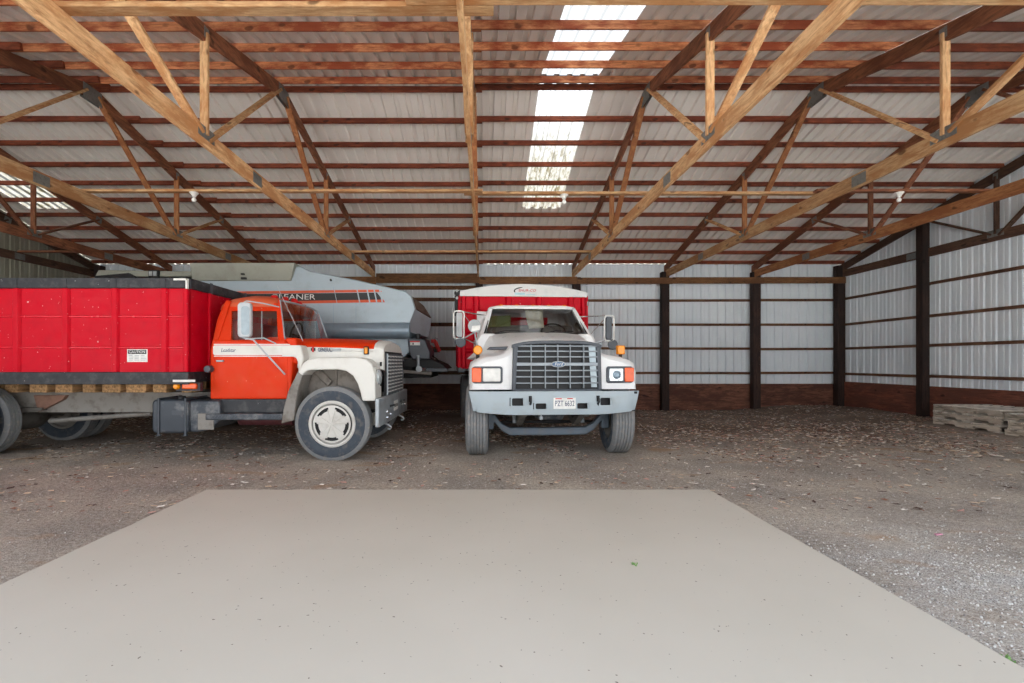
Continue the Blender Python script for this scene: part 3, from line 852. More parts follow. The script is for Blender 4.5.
b.build('cab_rear_wall', M['orange'], T, bevel=.01)
for s in (-1, 1):
    # side frames: rear pillar, front pillar, sill and header round the door window
    def SP(px, py, off=0):
        z = Q(px, py, YC + .08)[1]; z = Q(px, py, gy(z))[1]; x = Q(px, py, gy(z))[0]; y = (gy(z) + off)
        return (x, s * -y if s > 0 else y, z)
    def quad(pts, name, mat=M['orange'], th=.045):
        b = MB(); A = [SP(*p) for p in pts]; B = [SP(p[0], p[1], th) for p in pts]
        b.loft([A, B]); return b.build(name, mat, T, bevel=.006)
    quad([(211, 348), (231, 348), (231.5, 310), (236, 303), (224, 303), (217, 320)], 'rear_pillar')
    quad([(278, 348), (288, 348), (283.5, 337), (280.5, 303), (275, 303), (276.5, 310)], 'door_post')
    quad([(230, 311), (277, 311), (277, 303), (230, 303)], 'door_header')
    quad([(229, 348), (280, 348), (280, 340), (229, 340)], 'door_sill')
    b = MB(); A = [SP(px, py, .02) for px, py in ((229, 342), (279, 342), (279, 309), (229, 309))]; b.face([b.v(p) for p in A]); b.build('side_window', M['glass'], T, smooth=0)
    b = MB(); b.tube([SP(261.5, 341, .01), SP(261.5, 310, .01)], .008); b.build('vent_bar', M['steel'], T)
    # windscreen pillar
    b = MB(); b.tube([(xw0 + .0, s * .95, 1.64), (xw0 - .14, s * .76, 2.2)], .016, 8); b.build('windshield_pillar', M['orange'], T)
# windscreen: bowed glass with bright rubber surround
def ws(u, v):                        # u -1..1 across, v 0..1 up
    hw = .94 - .18 * v; return (xw0 + .01 - .14 * v + .13 * (1 - u * u) * (1 - .3 * v), u * hw, 1.655 + .545 * v)
b = MB(); n = 12
rows = [[b.v(ws(-1 + 2 * i / n, j / 4)) for i in range(n + 1)] for j in range(5)]
for j in range(4):
    for i in range(n): b.face([rows[j][i], rows[j][i + 1], rows[j + 1][i + 1], rows[j + 1][i]])
b.build('windshield', M['glass'], T, smooth=180)
b = MB(); loop = [ws(-1 + 2 * i / 20, 0) for i in range(21)] + [ws(1, .5)] + [ws(1 - 2 * i / 20, 1) for i in range(21)] + [ws(-1, .5)]
b.tube(loop + [loop[0]], .014, 6); b.build('windshield_trim', M['steel'], T)
# inside of the cab
b = MB(); b.box(xr + .1, -.78, -.9, .9, 1.44, 1.5); b.build('cab_floor', M['dark'], T)
b = MB(); b.box(xr + .12, xr + .3, -.8, .8, 1.5, 1.93); b.box(xr + .15, xr + .6, -.8, .8, 1.46, 1.66); b.build('bench_seat', M['seat_red'], T, bevel=.05, seg=3)
b = MB(); b.box(-.98, -.7, -.88, .88, 1.5, 1.68); b.build('dashboard', M['orange'], T, bevel=.04)
b = MB(); th = [2 * math.pi * k / 24 for k in range(25)]
b.tube([(-1.08 + .1 * math.sin(a) * .6, .42 + .22 * math.cos(a), 1.78 + .2 * math.sin(a)) for a in th], .014, 6); b.tube([(-1.08, .42, 1.78), (-.9, .42, 1.62)], .02, 6); b.tube([(-1.08, .2, 1.78), (-1.08, .64, 1.78)], .012, 6); b.build('steering_wheel', M['dark'], T)
# door: outer skin, seam, handle, kick band
dz = .004
b = MB()
b.prism(XZ(YC, (214, 398), (287.5, 398), (287.5, 356), (284, 341), (214.5, 341)), 'y', YC - .006, YC + .01)
door = b.build('door', M['orange'], T, bevel=.006)
b = MB(); b.prism(XZ(YC, (213.5, 346.5), (215, 345.3), (296, 345.3), (300, 355), (300, 355.2), (215, 355.2), (213.5, 354)), 'y', YC - .011, YC - .0055)
stripe = b.build('white_stripe', M['bone'], T, label='white side stripe')
for a, bb in (((214, 344.4), (290, 344.4)), ((214, 356.2), (293, 356.2))):
    b = MB(); p, q = P(*a, YC - .008), P(*bb, YC - .008); b.beam(p, q, .006, .012); b.build('pinstripe', M['decal_white'], T, smooth=0)
b = MB(); pts = [P(293, 356.2, YC - .008), P(296.5, 357.5, YC - .008), P(298, 361, YC - .008), P(298.5, 367, YC - .008)]
b.tube(pts, .006, 4); b.build('pinstripe', M['decal_white'], T)
p = P(228, 350.3, YC - .0125); text_mesh('model_script', 'Loadstar', .075, M['decal_blue'], T, p, (1, 0, 0), (0, 0, 1), .001, shear=.3, width=.2)
b = MB(); p0 = P(210.5, 369, YC); b.lathe([(0, -.09), (.045, -.085), (.05, -.06), (.05, .02), (0, .02)], 'y', p0, 16); b.build('cab_corner_lamp', M['charcoal'], T)
b = MB(); p0 = P(217, 361, YC); b.box(p0[0], p0[0] + .1, YC - .03, YC - .005, p0[2] - .012, p0[2] + .012)
b.build('door_handle', M['steel'], T, bevel=.006)
# mirror: upright housing on chrome arms
c0 = P(245, 320, YC - .22); hw, hh = .088, .232
b = MB()
def rrect(cx, cz, hw, hh, r, n=5):
    o = []
    for sx, sz, a0 in ((1, 1, 0), (-1, 1, 90), (-1, -1, 180), (1, -1, 270)):
        for k in range(n + 1):
            a = R(a0 + 90 * k / n); o.append((cx + sx * (hw - r) + r * math.cos(a), cz + sz * (hh - r) + r * math.sin(a)))
    return o
b.prism(rrect(c0[0], c0[2], hw, hh, .05), 'y', c0[1] - .03, c0[1] + .04)
mir = b.build('side_mirror', M['mirror_case'], T, bevel=.015, seg=3, label='white framed upright side mirror')
b = MB(); b.prism(rrect(c0[0] + .02, c0[2] - .01, hw * .6, hh * .82, .04), 'y', c0[1] - .036, c0[1] - .028); b.build('mirror_face', M['mirror'], mir)
b = MB(); b.tube([(c0[0] - .03, c0[1], c0[2] - hh), (c0[0] + .1, c0[1] + .02, c0[2] - hh - .03), P(285, 374.5, YC - .02)], .011, 8); b.build('mirror_arm', M['mirror_case'], T)
b = MB(); b.tube([(c0[0] - .05, c0[1], c0[2] + hh - .02), (c0[0] + .02, c0[1], c0[2] + hh + .02), (c0[0] + .2, c0[1] + .1, c0[2] + hh - .0), P(279, 307, YC + .08)], .009, 8); b.build('mirror_arm', M['mirror_case'], T)
b = MB(); b.tube([(c0[0] + .0, c0[1], c0[2] - hh - .02), (c0[0] + .2, c0[1] + .1, c0[2] - hh - .0), P(276, 343.5, YC + .0)], .009, 8); b.build('mirror_arm', M['mirror_case'], T)
c1 = (c0[0], 1.19, c0[2]); b = MB(); b.prism(rrect(c1[0], c1[2], hw, hh, .05), 'y', c1[1] - .03, c1[1] + .04); b.build('side_mirror', M['mirror_case'], T, bevel=.015)
b = MB(); b.tube([(c1[0], 1.19, c1[2] - hh), (c1[0] + .4, .97, 1.3)], .011, 8); b.build('mirror_arm', M['mirror_case'], T)
b = MB(); b.tube([P(303, 341, -.8), P(277, 286, -.9)], [.006, .003], 6); b.build('antenna', M['decal_pale'], T)
# five clearance lamps on the roof front
for px, yy in ((283.5, -.55), (291, -.25), (299.5, .05), (305.5, .3), (312, .58)):
    p = P(px, 297.5, yy); x = -.95 - .10 * abs(yy) ; z = 2.285 - .06 * abs(yy)
    b = MB(); b.lathe([(.055, -.02), (.055, .012), (.04, .045), (0, .055)], 'z', (x, yy, z), 14); b.build('clearance_lamp', M['red_lens'], T, label='red roof clearance lamp')
# ---- hood: rounded long nose, orange above, white sides
xh0 = xf - .03; xn = Q(383, 400, -.72)[0]
prof = [(-.76, 1.25), (-.76, 1.32), (-.76, 1.43), (-.757, 1.54), (-.735, 1.575), (-.66, 1.625), (-.45, 1.675), (0, 1.70)]
prof = prof + [(-y, z) for y, z in prof[-2::-1]]
def hood_ring(x, k, dzv, ky=1): return [(x, y * ky, .93 + (z - .93) * k + dzv) for y, z in prof]
stations = [(xh0, 1.0, .0, 1.04), (xh0 + .25, 1.0, .0, 1.02), (xh0 + .7, .985, 0, 1.0), (xn - .12, .955, 0, 1.0)]
b = MB(); m_ = len(prof)
b.loft([hood_ring(*s) for s in stations], caps=(False, False), closed=False, mf=lambda i, j: 1 if 3 <= j <= m_ - 5 else 0)
b.build('hood', [M['bone'], M['orange']], T, smooth=60, label='orange topped hood with white sides')
b = MB()
b.loft([hood_ring(xn - .12, .956, .002, 1.002), hood_ring(xn - .04, .945, .0, 1.0), hood_ring(xn + .015, .90, .0, .985)], caps=(False, False), closed=False)
# front face of the nose
r_ = hood_ring(xn + .015, .90, 0, .985); cen = b.v((xn + .02, 0, 1.1)); vv = [b.v(p) for p in r_]
for i in range(len(vv) - 1): b.face([vv[i], vv[i + 1], cen])
b.build('nose_shell', M['bone'], T, smooth=60)
b = MB(); b.tube([(xh0 + .05, -.765, 1.508), (xn - .14, -.765, 1.475)], .008, 4); b.build('hood_pinstripe', M['decal_white'], T)
# cowl between hood and windscreen
b = MB(); b.prism([(xf - .06, 1.3), (xf - .06, 1.57), (xw0 - .02, 1.66), (xw0 + .16, 1.665), (xh0 + .1, 1.55), (xh0 + .1, 1.3)], 'y', -.93, .93); b.build('cowl', M['orange'], T, bevel=.03, seg=3)
b = MB(); b.prism(XZ(-.9, (284, 356.3), (283, 345.6), (303, 345.3), (306, 358), (304, 372), (300.5, 372), (299.5, 360.5), (297, 356.8)), 'y', -.985, -.75); b.build('cowl_side', M['bone'], T, bevel=.02)
# badge and lettering on the hood side
p = P(313.5, 350, -.765)
b = MB(); b.box(p[0] - .03, p[0] + .03, -.788, -.76, p[2] - .012, p[2] + .028); b.build('hood_badge', M['decal_black'], T, smooth=0)
b = MB(); b.box(p[0] - .011, p[0] + .011, -.792, -.76, p[2] - .03, p[2] + .042); b.build('hood_badge_mark', M['decal_red'], T, smooth=0)
p = P(325, 350, -.787); text_mesh('hood_lettering', 'GENERAL', .08, M['decal_blue'], T, p, (1, 0, 0), (0, 0, 1), .002, width=.2)
b = MB(); p = P(336.3, 350, -.78); b.box(p[0] - .06, p[0] + .06, -.782, -.76, p[2] - .02, p[2] + .02); b.build('badge_plate', M['decal_pale'], T, smooth=0)
p = P(366.5, 350.5, -.77); b = MB(); b.box(p[0] - .035, p[0] + .035, -.80, -.755, p[2] - .058, p[2] + .058); lm = b.build('side_marker_lamp', M['dark'], T, bevel=.01)
b = MB(); b.box(p[0] - .022, p[0] + .022, -.82, -.79, p[2] - .044, p[2] + .044); b.build('lens', M['amber'], lm, bevel=.01)
# ---- fenders
for s in (-1, 1):
    yo, yi = (YFD, -.72) if s < 0 else (.72, -YFD)
    out = XZ(YFD, (375.5, 401), (375, 374), (372, 364), (366, 359), (356, 357.3), (318, 357.3), (309, 359), (303, 363), (299.5, 368.5), (297.5, 372))
    inn = XZ(YFD, (302, 376), (304, 373), (307, 371), (312, 370), (338, 369.6), (346, 371), (353, 376), (357.5, 384), (360.5, 393), (362, 401))
    b = MB(); b.prism(out + inn, 'y', yo, yi); b.build('fender', M['bone'], T, bevel=.018, seg=3)
    sk = XZ(YFD, (297.8, 371.5), (302.5, 375), (298.5, 388), (296, 400), (293.5, 420.5), (281, 424), (283, 410), (288, 391))
    b = MB(); b.prism(sk, 'y', yo + (.0 if s < 0 else .0), yi); b.build('fender_skirt', M['frame_grey'], T, bevel=.012, label='scuffed grey rear fender skirt')
    b = MB(); b.box(-.56, xn - .05, s * .62 - .015, s * .62 + .015, .85, 1.36); b.beam((-.45, s * .63, 1.3), (-.15, s * .68, 1.02), .05, .1); b.box(-.1, -.06, s * .62 - .04, s * .62 + .04, .85, 1.33); b.build('inner_fender', M['mud'], T, bevel=.02)
for yy in (-.78, -.02):
    pass
p = P(375, 398, -.78)
for zz in (1.30, 1.14, 1.02):
    b = MB(); b.box(xn + .0 - .03, xn - .005, -.80, -.765, zz - .03, zz + .03); b.build('hood_latch', M['dark'], T, bevel=.008)
# ---- grille
gx = xn + .02
b = MB(); b.box(gx - .015, gx + .012, -.62, .62, .84, 1.46); b.build('grille_backing', M['dark'], T)
b = MB()
for k in range(12): zz = .87 + k * .0515; b.box(gx + .005, gx + .035, -.6, .6, zz - .012, zz + .012)
b.build('grille_bars', M['charcoal'], T, smooth=0)
b = MB()
for yy in (-.6, -.36, -.12, .12, .36, .6): b.box(gx + .01, gx + .03, yy - .012, yy + .012, .85, 1.45)
b.build('grille_dividers', M['steel'], T, smooth=0)
for yy in (-.48, -.24, 0, .24, .48):
    b = MB()
    for k in range(11):
        zz = .87 + .026 + k * .0515; b.box(gx + .008, gx + .034, yy - .075, yy + .075, zz - .006, zz + .012)
    b.build('grille_bright_insert', M['decal_white'], T, smooth=0)
b = MB(); b.prism([(-.66, .82), (.66, .82), (.66, 1.48), (-.66, 1.48)], 'x', gx - .02, gx + .004); b.build('grille_surround', M['dark'], T)
for s in (-1, 1):
    b = MB(); b.lathe([(.1, 0), (.1, .04), (.085, .05), (0, .06)], 'x', (gx - .06, s * .9, 1.12), 24); b.build('headlamp', M['lamp'], T)
    b = MB(); b.box(gx - .16, gx - .05, s * .9 - .16, s * .9 + .16, .96, 1.26); b.build('headlamp_panel', M['bone'], T, bevel=.02)
# ---- bumper: steel channel
bx = P(379, 415, -1.12)[0]
b = MB()
zt, zb_ = .845, .46
b.prism([(bx - .05, -1.14), (bx, -1.14), (bx + .015, -1.1), (bx + .015, 1.1), (bx, 1.14), (bx - .05, 1.14)], 'z', zb_, zt)
bump = b.build('front_bumper', M['steel'], T, bevel=.012, label='dull steel front bumper')
b = MB(); b.box(bx + .014, bx + .02, -.16, .16, .58, .73); pl = b.build('licence_plate', M['decal_white'], T, smooth=0, label='small white plate')
b = MB()
for yy in (-.11, -.04, .04, .11): b.box(bx + .02, bx + .022, yy - .02, yy + .02, .63, .68)
b.build('plate_marks', M['decal_black'], pl, smooth=0)
b = MB()
for yy, zz in ((-.7, .62), (-.7, .54), (-.45, .56), (.5, .62), (.8, .6)): b.lathe([(0, .03), (.02, .028), (.024, .01), (.024, 0)], 'x', (bx + .012, yy, zz), 10)
b.build('bumper_bolts', M['chrome'], T)
for s in (-.55, .55):
    b = MB(); b.tube([(bx - .1, s, .46), (bx + .02, s, .41), (bx + .05, s, .38), (bx + .03, s, .35), (bx + .0, s, .36)], .015, 8); b.build('tow_hook', M['steel'], T)
# ---- chassis
yr0 = .43
for s in (-1, 1):
    b = MB(); zt_ = .885; zb2 = .585
    yy = s * yr0
    b.prism([(yy - s * .0, zb2), (yy - s * .09, zb2), (yy - s * .09, zb2 + .012), (yy - s * .012, zb2 + .012), (yy - s * .012, zt_ - .012), (yy - s * .09, zt_ - .012), (yy - s * .09, zt_), (yy, zt_)], 'x', -6.6, .62)
    b.build('frame_rail', M['frame_grey'], T, bevel=.004)
b = MB()
for x in (-6.3, -5.4, -3.6, -2.4, -1.0, .4): b.box(x - .05, x + .05, -.42, .42, .6, .86)
b.build('cross_members', M['underside'], T, bevel=.01)
b = MB(); b.tube([(-.9, 0, .72), (-4.94, 0, .56)], .055, 12); b.build('drive_shaft', M['underside'], T)
b = MB(); b.tube([P(152, 413.5, -.33), P(50, 421, -.33)], .035, 10); b.build('exhaust_pipe', M['frame_grey'], T)
b = MB(); b.tube([(0, -.78, .49), (0, .78, .49)], .06, 10); b.build('front_axle', M['underside'], T)
for s in (-1, 1):
    b = MB(); b.prism([(-.75, .66), (-.4, .58), (0, .55), (.4, .58), (.72, .68), (.72, .71), (.4, .63), (0, .62), (-.4, .63), (-.75, .69)], 'y', s * .43 - .04, s * .43 + .04); b.build('front_spring', M['dark'], T)
b = MB(); b.box(-.9, .5, -.36, .36, .6, 1.1); b.build('engine_block', M['underside'], T, bevel=.06)
rx = -5.12
b = MB(); b.tube([(rx, -.9, .5), (rx, .9, .5)], .075, 12); b.lathe([(.0, -.28), (.14, -.26), (.22, -.1), (.22, .1), (.14, .26), (0, .28)], 'y', (rx, 0, .5), 20); b.build('rear_axle', M['underside'], T)
for s in (-1, 1):
    b = MB(); b.prism([(rx - .75, .62), (rx, .54), (rx + .7, .62), (rx + .7, .66), (rx, .66), (rx - .75, .66)], 'y', s * .47 - .05, s * .47 + .05); b.build('rear_spring', M['underside'], T)
    b = MB(); b.prism([(rx + .62, .60), (rx + .98, .78), (rx + 1.02, .84), (rx + .55, .84)], 'y', s * .45 - .04, s * .45 + .04); b.build('spring_hanger', M['rust'], T)
# wheels
wheel(T, (0, -.965, .495), .505, .27, .305, 'y', 'front_wheel', -1, 'star', 5, label='front wheel with white five-armed cover')
wheel(T, (0, .965, .495), .505, .27, .305, 'y', 'front_wheel', 1, 'star', 5)
for s in (-1, 1):
    for off in (1.02, .70):
        wheel(T, (rx, s * off, .495), .505, .25, .29, 'y', 'rear_wheel', s if off > .9 else -s, 'plain', 4)
# ---- steps, tanks
z0, z1 = Q(250, 412, YC)[1], Q(250, 400, YC)[1]
b = MB(); b.box(xr - .0, xf + .02, YC + .01, YC + .3, z0 - .02, z1 + .02); b.build('rocker_panel', M['black'], T, bevel=.02)
p, q = P(206, 413.5, -1.04), P(289, 420, -1.04)
b = MB(); b.box(p[0], q[0], -1.06, -.78, q[2], p[2]); st = b.build('side_step', M['tank'], T, bevel=.012)
b = MB()
for k in range(24): x = p[0] + .04 + k * (q[0] - p[0] - .08) / 23; b.beam((x - .012, -1.060, q[2] + .03), (x + .012, -1.060, p[2] - .03), .004, .006)
b.build('step_tread', M['charcoal'], st, smooth=0)
p, q = P(252, 421, -.7), P(292, 428, -.7); b = MB(); b.tube([(p[0] - .2, -.62, .52), (q[0] + .0, -.62, .52)], .10, 16); b.build('air_tank', M['maroon'], T, label='maroon air tank')
p, q = P(151.5, 399.5, -1.08), P(188, 433.5, -1.08)
b = MB(); b.prism(rrect((p[0] + q[0]) / 2, (p[2] + q[2]) / 2, (q[0] - p[0]) / 2, (p[2] - q[2]) / 2, .06), 'y', -1.08, -.5); tk = b.build('fuel_tank', M['tank'], T, bevel=.03, seg=3, label='dented black fuel tank')
b = MB(); c = ((p[0] + q[0]) / 2 + .08, -.95, p[2]); b.lathe([(.05, -.01), (.05, .03), (.04, .04), (0, .04)], 'z', c, 14); b.build('fuel_cap', M['dark'], tk)
b = MB()
for x in (p[0] + .1, q[0] - .03): b.tube([(x, -1.09, q[2] - .01), (x, -1.09, p[2] + .01), (x, -.6, p[2] + .012)], .014, 6); b.lathe([(.03, 0), (.03, .02), (0, .02)], 'z', (x, -1.09, q[2] - .03), 8)
b.build('tank_straps', M['charcoal'], tk)
b = MB(); b.prism(rrect((p[0] + q[0]) / 2 + .1, (p[2] + q[2]) / 2 + .05, .07, .03, .01), 'y', -1.086, -1.07); b.build('tank_plate', M['charcoal'], tk)
p, q = P(189, 400.5, -1.04), P(220, 432, -1.04)
b = MB(); pts = [(p[0], q[2] + .0), (p[0], p[2]), (q[0] - .02, p[2]), (q[0] - .0, p[2] - .1), (q[0] + .0, q[2] + .16), (q[0] - .12, q[2] + .04), (p[0] + .1, q[2] - .01)]
b.prism(pts, 'y', -1.04, -.5); bt = b.build('battery_box', M['tank'], T, bevel=.025, seg=3)
b = MB(); b.box(p[0] + .12, q[0] - .08, -1.05, -1.03, q[2] + .03, q[2] + .25); b.build('battery_box_door', M['frame_grey'], bt, bevel=.01)
# ---- grain box
x0, x1 = -6.9, P(188, 320, YBX)[0]
zs0, zs1 = Q(100, 384.3, YBX)[1], Q(100, 372, YBX)[1]
zt0, zt1 = Q(100, 288.5, YBX)[1], Q(100, 278.3, YBX)[1]
for s in (-1, 1):
    yo = s * -YBX
    b = MB()
    zc = [zs1, Q(100, 347.7, YBX)[1], Q(100, 316.5, YBX)[1], zt0]
    pf = [(0, zc[0])]
    for z in zc[1:3]:
        bd = MB(); bd.tube([(x0, yo + s * .002, z), (x1 - .02, yo + s * .002, z)], .013, 10); bd.build('highlight_bead', M['red_gloss'], T, smooth=60)  # glossy lighter bead added along each crease line to bring out its highlight
    pf += [(0, zc[3])]
    poly = [(yo + s * (u - .0), z) for u, z in pf] + [(yo - s * .05, zc[3]), (yo - s * .05, zc[0])]
    b.prism(poly, 'x', x0, x1); b.build('box_side', M['red'], T, smooth=25)
    for k in range(8):
        px = 165 - k * 49.2
        cx = (px - CX) * (7.45 - 1.2) / FPX - FR.o.x
        if cx < x0 + .1: break
        b = MB(); wv = .042
        b.loft([[(cx - wv - .012, yo, zs1), (cx - wv + .01, yo + s * .035, zs1), (cx + wv - .01, yo + s * .035, zs1), (cx + wv + .012, yo, zs1)], [(cx - wv - .012, yo, zt0), (cx - wv + .01, yo + s * .035, zt0), (cx + wv - .01, yo + s * .035, zt0), (cx + wv + .012, yo, zt0)]])
        b.build('side_post', M['red'], T, bevel=.006)
    b = MB(); b.box(x1 - .05, x1 + .01, yo - s * .0 - .03, yo + .03, zs1, zt0); b.build('corner_post', M['red'], T, bevel=.012)
    b = MB(); b.box(x0, x1 + .04, yo - .06, yo + .06, zs0, zs1); b.build('box_sill', M['black'], T, bevel=.008)
    b = MB(); b.prism([(yo - .045, zt0), (yo + .045, zt0), (yo + .045, zt1 - .02), (yo + .03, zt1), (yo - .045, zt1)], 'x', x0, x1 + .015); b.build('top_rail', M['black'], T, bevel=.006)
    for k in range(5):
        px = 165.5 - k * 49.2 * 1.0 if k else 165.5
        cx = (px - CX) * (7.45 - 1.2) / FPX - FR.o.x; b = MB(); b.box(cx - .035, cx + .035, yo + s * .04, yo + s * .052, zt0 + .0, zt1 - .01); b.build('rail_splice', M['black'], T, bevel=.004)
xfb = x1 + .0
b = MB(); b.box(xfb - .05, xfb, YBX, -YBX, zs1, zt0); b.build('box_front', M['red'], T)
for yy in (-.72, -.24, .24, .72): b = MB(); b.box(xfb, xfb + .035, yy - .04, yy + .04, zs1, zt0); b.build('front_post', M['red'], T, bevel=.01)
b = MB(); b.box(xfb - .05, xfb + .04, YBX, -YBX, zt0, zt1); b.build('front_rail', M['black'], T, bevel=.008)
b = MB(); b.box(xfb + .036, xfb + .046, -.76, -.70, zt0, zt1 + .01); b.box(xfb + .036, xfb + .046, .2, .26, zt0, zt1 + .01); b.build('front_rail_splice', M['charcoal'], T)
b = MB(); b.box(xfb - .16, xfb + .02, YBX - .05, YBX - .044, zt1 - .035, zt1 - .01); b.box(xfb - .002, xfb + .022, YBX - .05, YBX - .02, zt0 - .01, zt1 - .01); b.build('rail_tape', M['decal_white'], T, smooth=0, label='white reflective corner tape')
b = MB(); b.box(x0, x0 + .05, YBX, -YBX, zs1, zt0); b.build('tailgate', M['red'], T)
b = MB(); b.box(x0, xfb, YBX + .05, -YBX - .05, zs0 + .02, zs1); b.build('box_floor', M['black'], T)
zk = .887
for k in range(11):
    x = -5.9 + k * .36
    for s in (-1, 1):
        bw = random.uniform(.08, .15); b = MB(); b.box(-bw, bw, -.13, .09, zk, zs0 + .02); b.build('sill_block', M['blocks'], T, bevel=.008, loc=(x + random.uniform(-.05, .05), s * .43, 0), label='pale wooden block under the box')
# warning sign
p, q = P(127.3, 349.3, YBX - .002), P(147.5, 362, YBX - .002)
b = MB(); b.box(p[0], q[0], YBX - .006, YBX + .002, q[2], p[2]); sg = b.build('warning_sign', M['decal_white'], T, smooth=0, label='white caution sign')
b = MB(); b.box(p[0] + .012, q[0] - .012, YBX - .008, YBX - .004, p[2] - .062, p[2] - .008); b.build('sign_band', M['decal_black'], sg, smooth=0)
text_mesh('sign_heading', 'CAUTION', .05, M['decal_white'], sg, ((p[0] + q[0]) / 2, YBX - .0085, p[2] - .035), (1, 0, 0), (0, 0, 1), .0005, width=.21)
b = MB()
for k in range(4):
    for j in range(3): x = p[0] + .02 + j * .08; b.box(x, x + random.uniform(.05, .072), YBX - .008, YBX - .004, p[2] - .086 - k * .02, p[2] - .079 - k * .02)
b.build('sign_small_print', M['decal_pale'], sg, smooth=0)
# front marker lamps under the box
p = P(178.5, 386.3, YBX + .02)
b = MB(); b.box(p[0] - .02, p[0] + .3, YBX + .0, YBX + .06, p[2] - .06, p[2] + .05); br = b.build('lamp_bracket', M['black'], T)
b = MB(); b.lathe([(.04, .01), (.04, -.03), (.03, -.045), (0, -.05)], 'y', (p[0], YBX, p[2]), 16); b.build('marker_lamp', M['amber'], T, label='round amber marker lamp')
b = MB(); b.box(p[0] + .075, p[0] + .265, YBX - .035, YBX + .01, p[2] - .035, p[2] + .04); b.build('marker_lamp', M['orange_lens'], T, bevel=.015, label='long orange marker lamp')
b = MB(); b.box(p[0] - .02, p[0] + .27, YBX - .066, YBX - .055, p[2] + .06, p[2] + .09); b.build('reflective_strip', M['decal_white'], T, smooth=0)
RED_TRUCK = T
# ================================================================= white truck with red box under a white tarp (faces the camera)
FF = Frame((.935, 7.0, 0), R(4))
T = thing('grain_truck', 'white farm truck facing forward with pale blue bumper and white-tarped red grain box', 'truck', FF.o, FF.rz)
P = FF.p; Q = FF.xz
# ---- hood and fenders: one moulded shell, lofted front to back
def half(zt, zs, wt, ws_, zf, wf, zbot, xi=0):
    """half outline from the centre top out over the shoulder to the fender bottom"""
    return [(0, zt), (wt * .55, zt - .006), (wt * .85, zt - .03), (wt, zt - .075), (wt + .05, zt - .15), (ws_, zs), (ws_ + .10, zs - .035), (ws_ + .26, zf + .02), (wf - .10, zf - .02), (wf - .025, zf - .07), (wf, zf - .16), (wf, (zf + zbot) / 2 - .05), (wf, zbot)]
def full(h, y): return [(-x, y, z) for x, z in h[::-1]] + [(x, y, z) for x, z in h[1:]]
secs = [(-.50, half(1.585, 1.40, .56, .665, 1.31, 1.125, .955)), (-.46, half(1.625, 1.44, .58, .68, 1.36, 1.155, .95)), (-.40, half(1.645, 1.455, .59, .69, 1.385, 1.165, .95)), (-.1, half(1.69, 1.475, .62, .72, 1.40, 1.155, .95)), (.3, half(1.745, 1.50, .67, .77, 1.40, 1.15, .95)), (.55, half(1.78, 1.53, .72, .82, 1.38, 1.12, .95)), (.85, half(1.82, 1.56, .80, .90, 1.36, 1.04, .95))]
b = MB(); b.loft([full(h, y) for y, h in secs], caps=(False, False), closed=False)
fr_ = full(half(1.585, 1.40, .56, .665, 1.31, 1.125, .955), -.50)
vv = [b.v(p) for p in fr_]; n = len(vv)
# front skin between the grille opening and the outline
for i in range(n - 1): pass
b.face(vv)
b.build('hood_shell', M['ivory'], T, smooth=50, label='white moulded hood and fenders')
# headlamp recess panels
for s in (-1, 1):
    px = (469, 498.5) if s < 0 else (609.5, 633)
    x0_ = .62 if s > 0 else -1.09; x1_ = 1.09 if s > 0 else -.62
    b = MB(); cx = -.925 if s < 0 else .905; bw = .205 if s < 0 else .185
    b.prism(rrect(cx, 1.155, bw, .115, .035), 'y', -.53, -.49); bz = b.build('headlamp_bezel', M['charcoal'], T, bevel=.008)
    b = MB(); b.prism(rrect(cx - s * .055, 1.155, bw - .085, .09, .02), 'y', -.545, -.52)
    hl = b.build('headlamp', M['lamp'] if s > 0 else M['decal_white'], bz, bevel=.01, label='clear headlamp' if s > 0 else 'blanked white headlamp')
    if s > 0:
        b = MB(); b.lathe([(.06, 0), (.055, -.012), (.04, -.02), (.03, -.006), (0, -.004)], 'y', (cx - .05, -.545, 1.155), 20); b.build('bulb_reflector', M['silver_blue'], hl)
    b = MB(); b.prism(rrect(cx + s * (bw - .055), 1.155, .065, .098, .018), 'y', -.548, -.47); b.build('turn_lamp', M['orange_lens'], bz, bevel=.01)
    # round marker lamps on stalks over the fenders
    cxm = -1.04 if s < 0 else 1.03
    b = MB(); b.tube([(cxm, -.2, 1.36), (cxm, -.2, 1.46)], .025, 8); st = b.build('marker_stalk', M['dark'], T)
    b = MB(); b.lathe([(0, -.045), (.05, -.042), (.065, -.03), (.068, 0), (.065, .03), (.05, .042), (0, .045)], 'y', (cxm, -.2, 1.50), 20) if s < 0 else b.box(cxm - .055, cxm + .055, -.245, -.16, 1.44, 1.57)
    b.build('marker_lamp', M['amber'], st, bevel=.012 if s > 0 else 0, label='amber fender marker lamp')
# hood intake slot on the left shoulder
b = MB(); b.prism([(-.92, 1.498), (-.58, 1.502), (-.575, 1.535), (-.60, 1.55), (-.88, 1.54)], 'y', -.33, -.2); b.build('hood_handle', M['charcoal'], T, bevel=.012, label='dark hood handle')
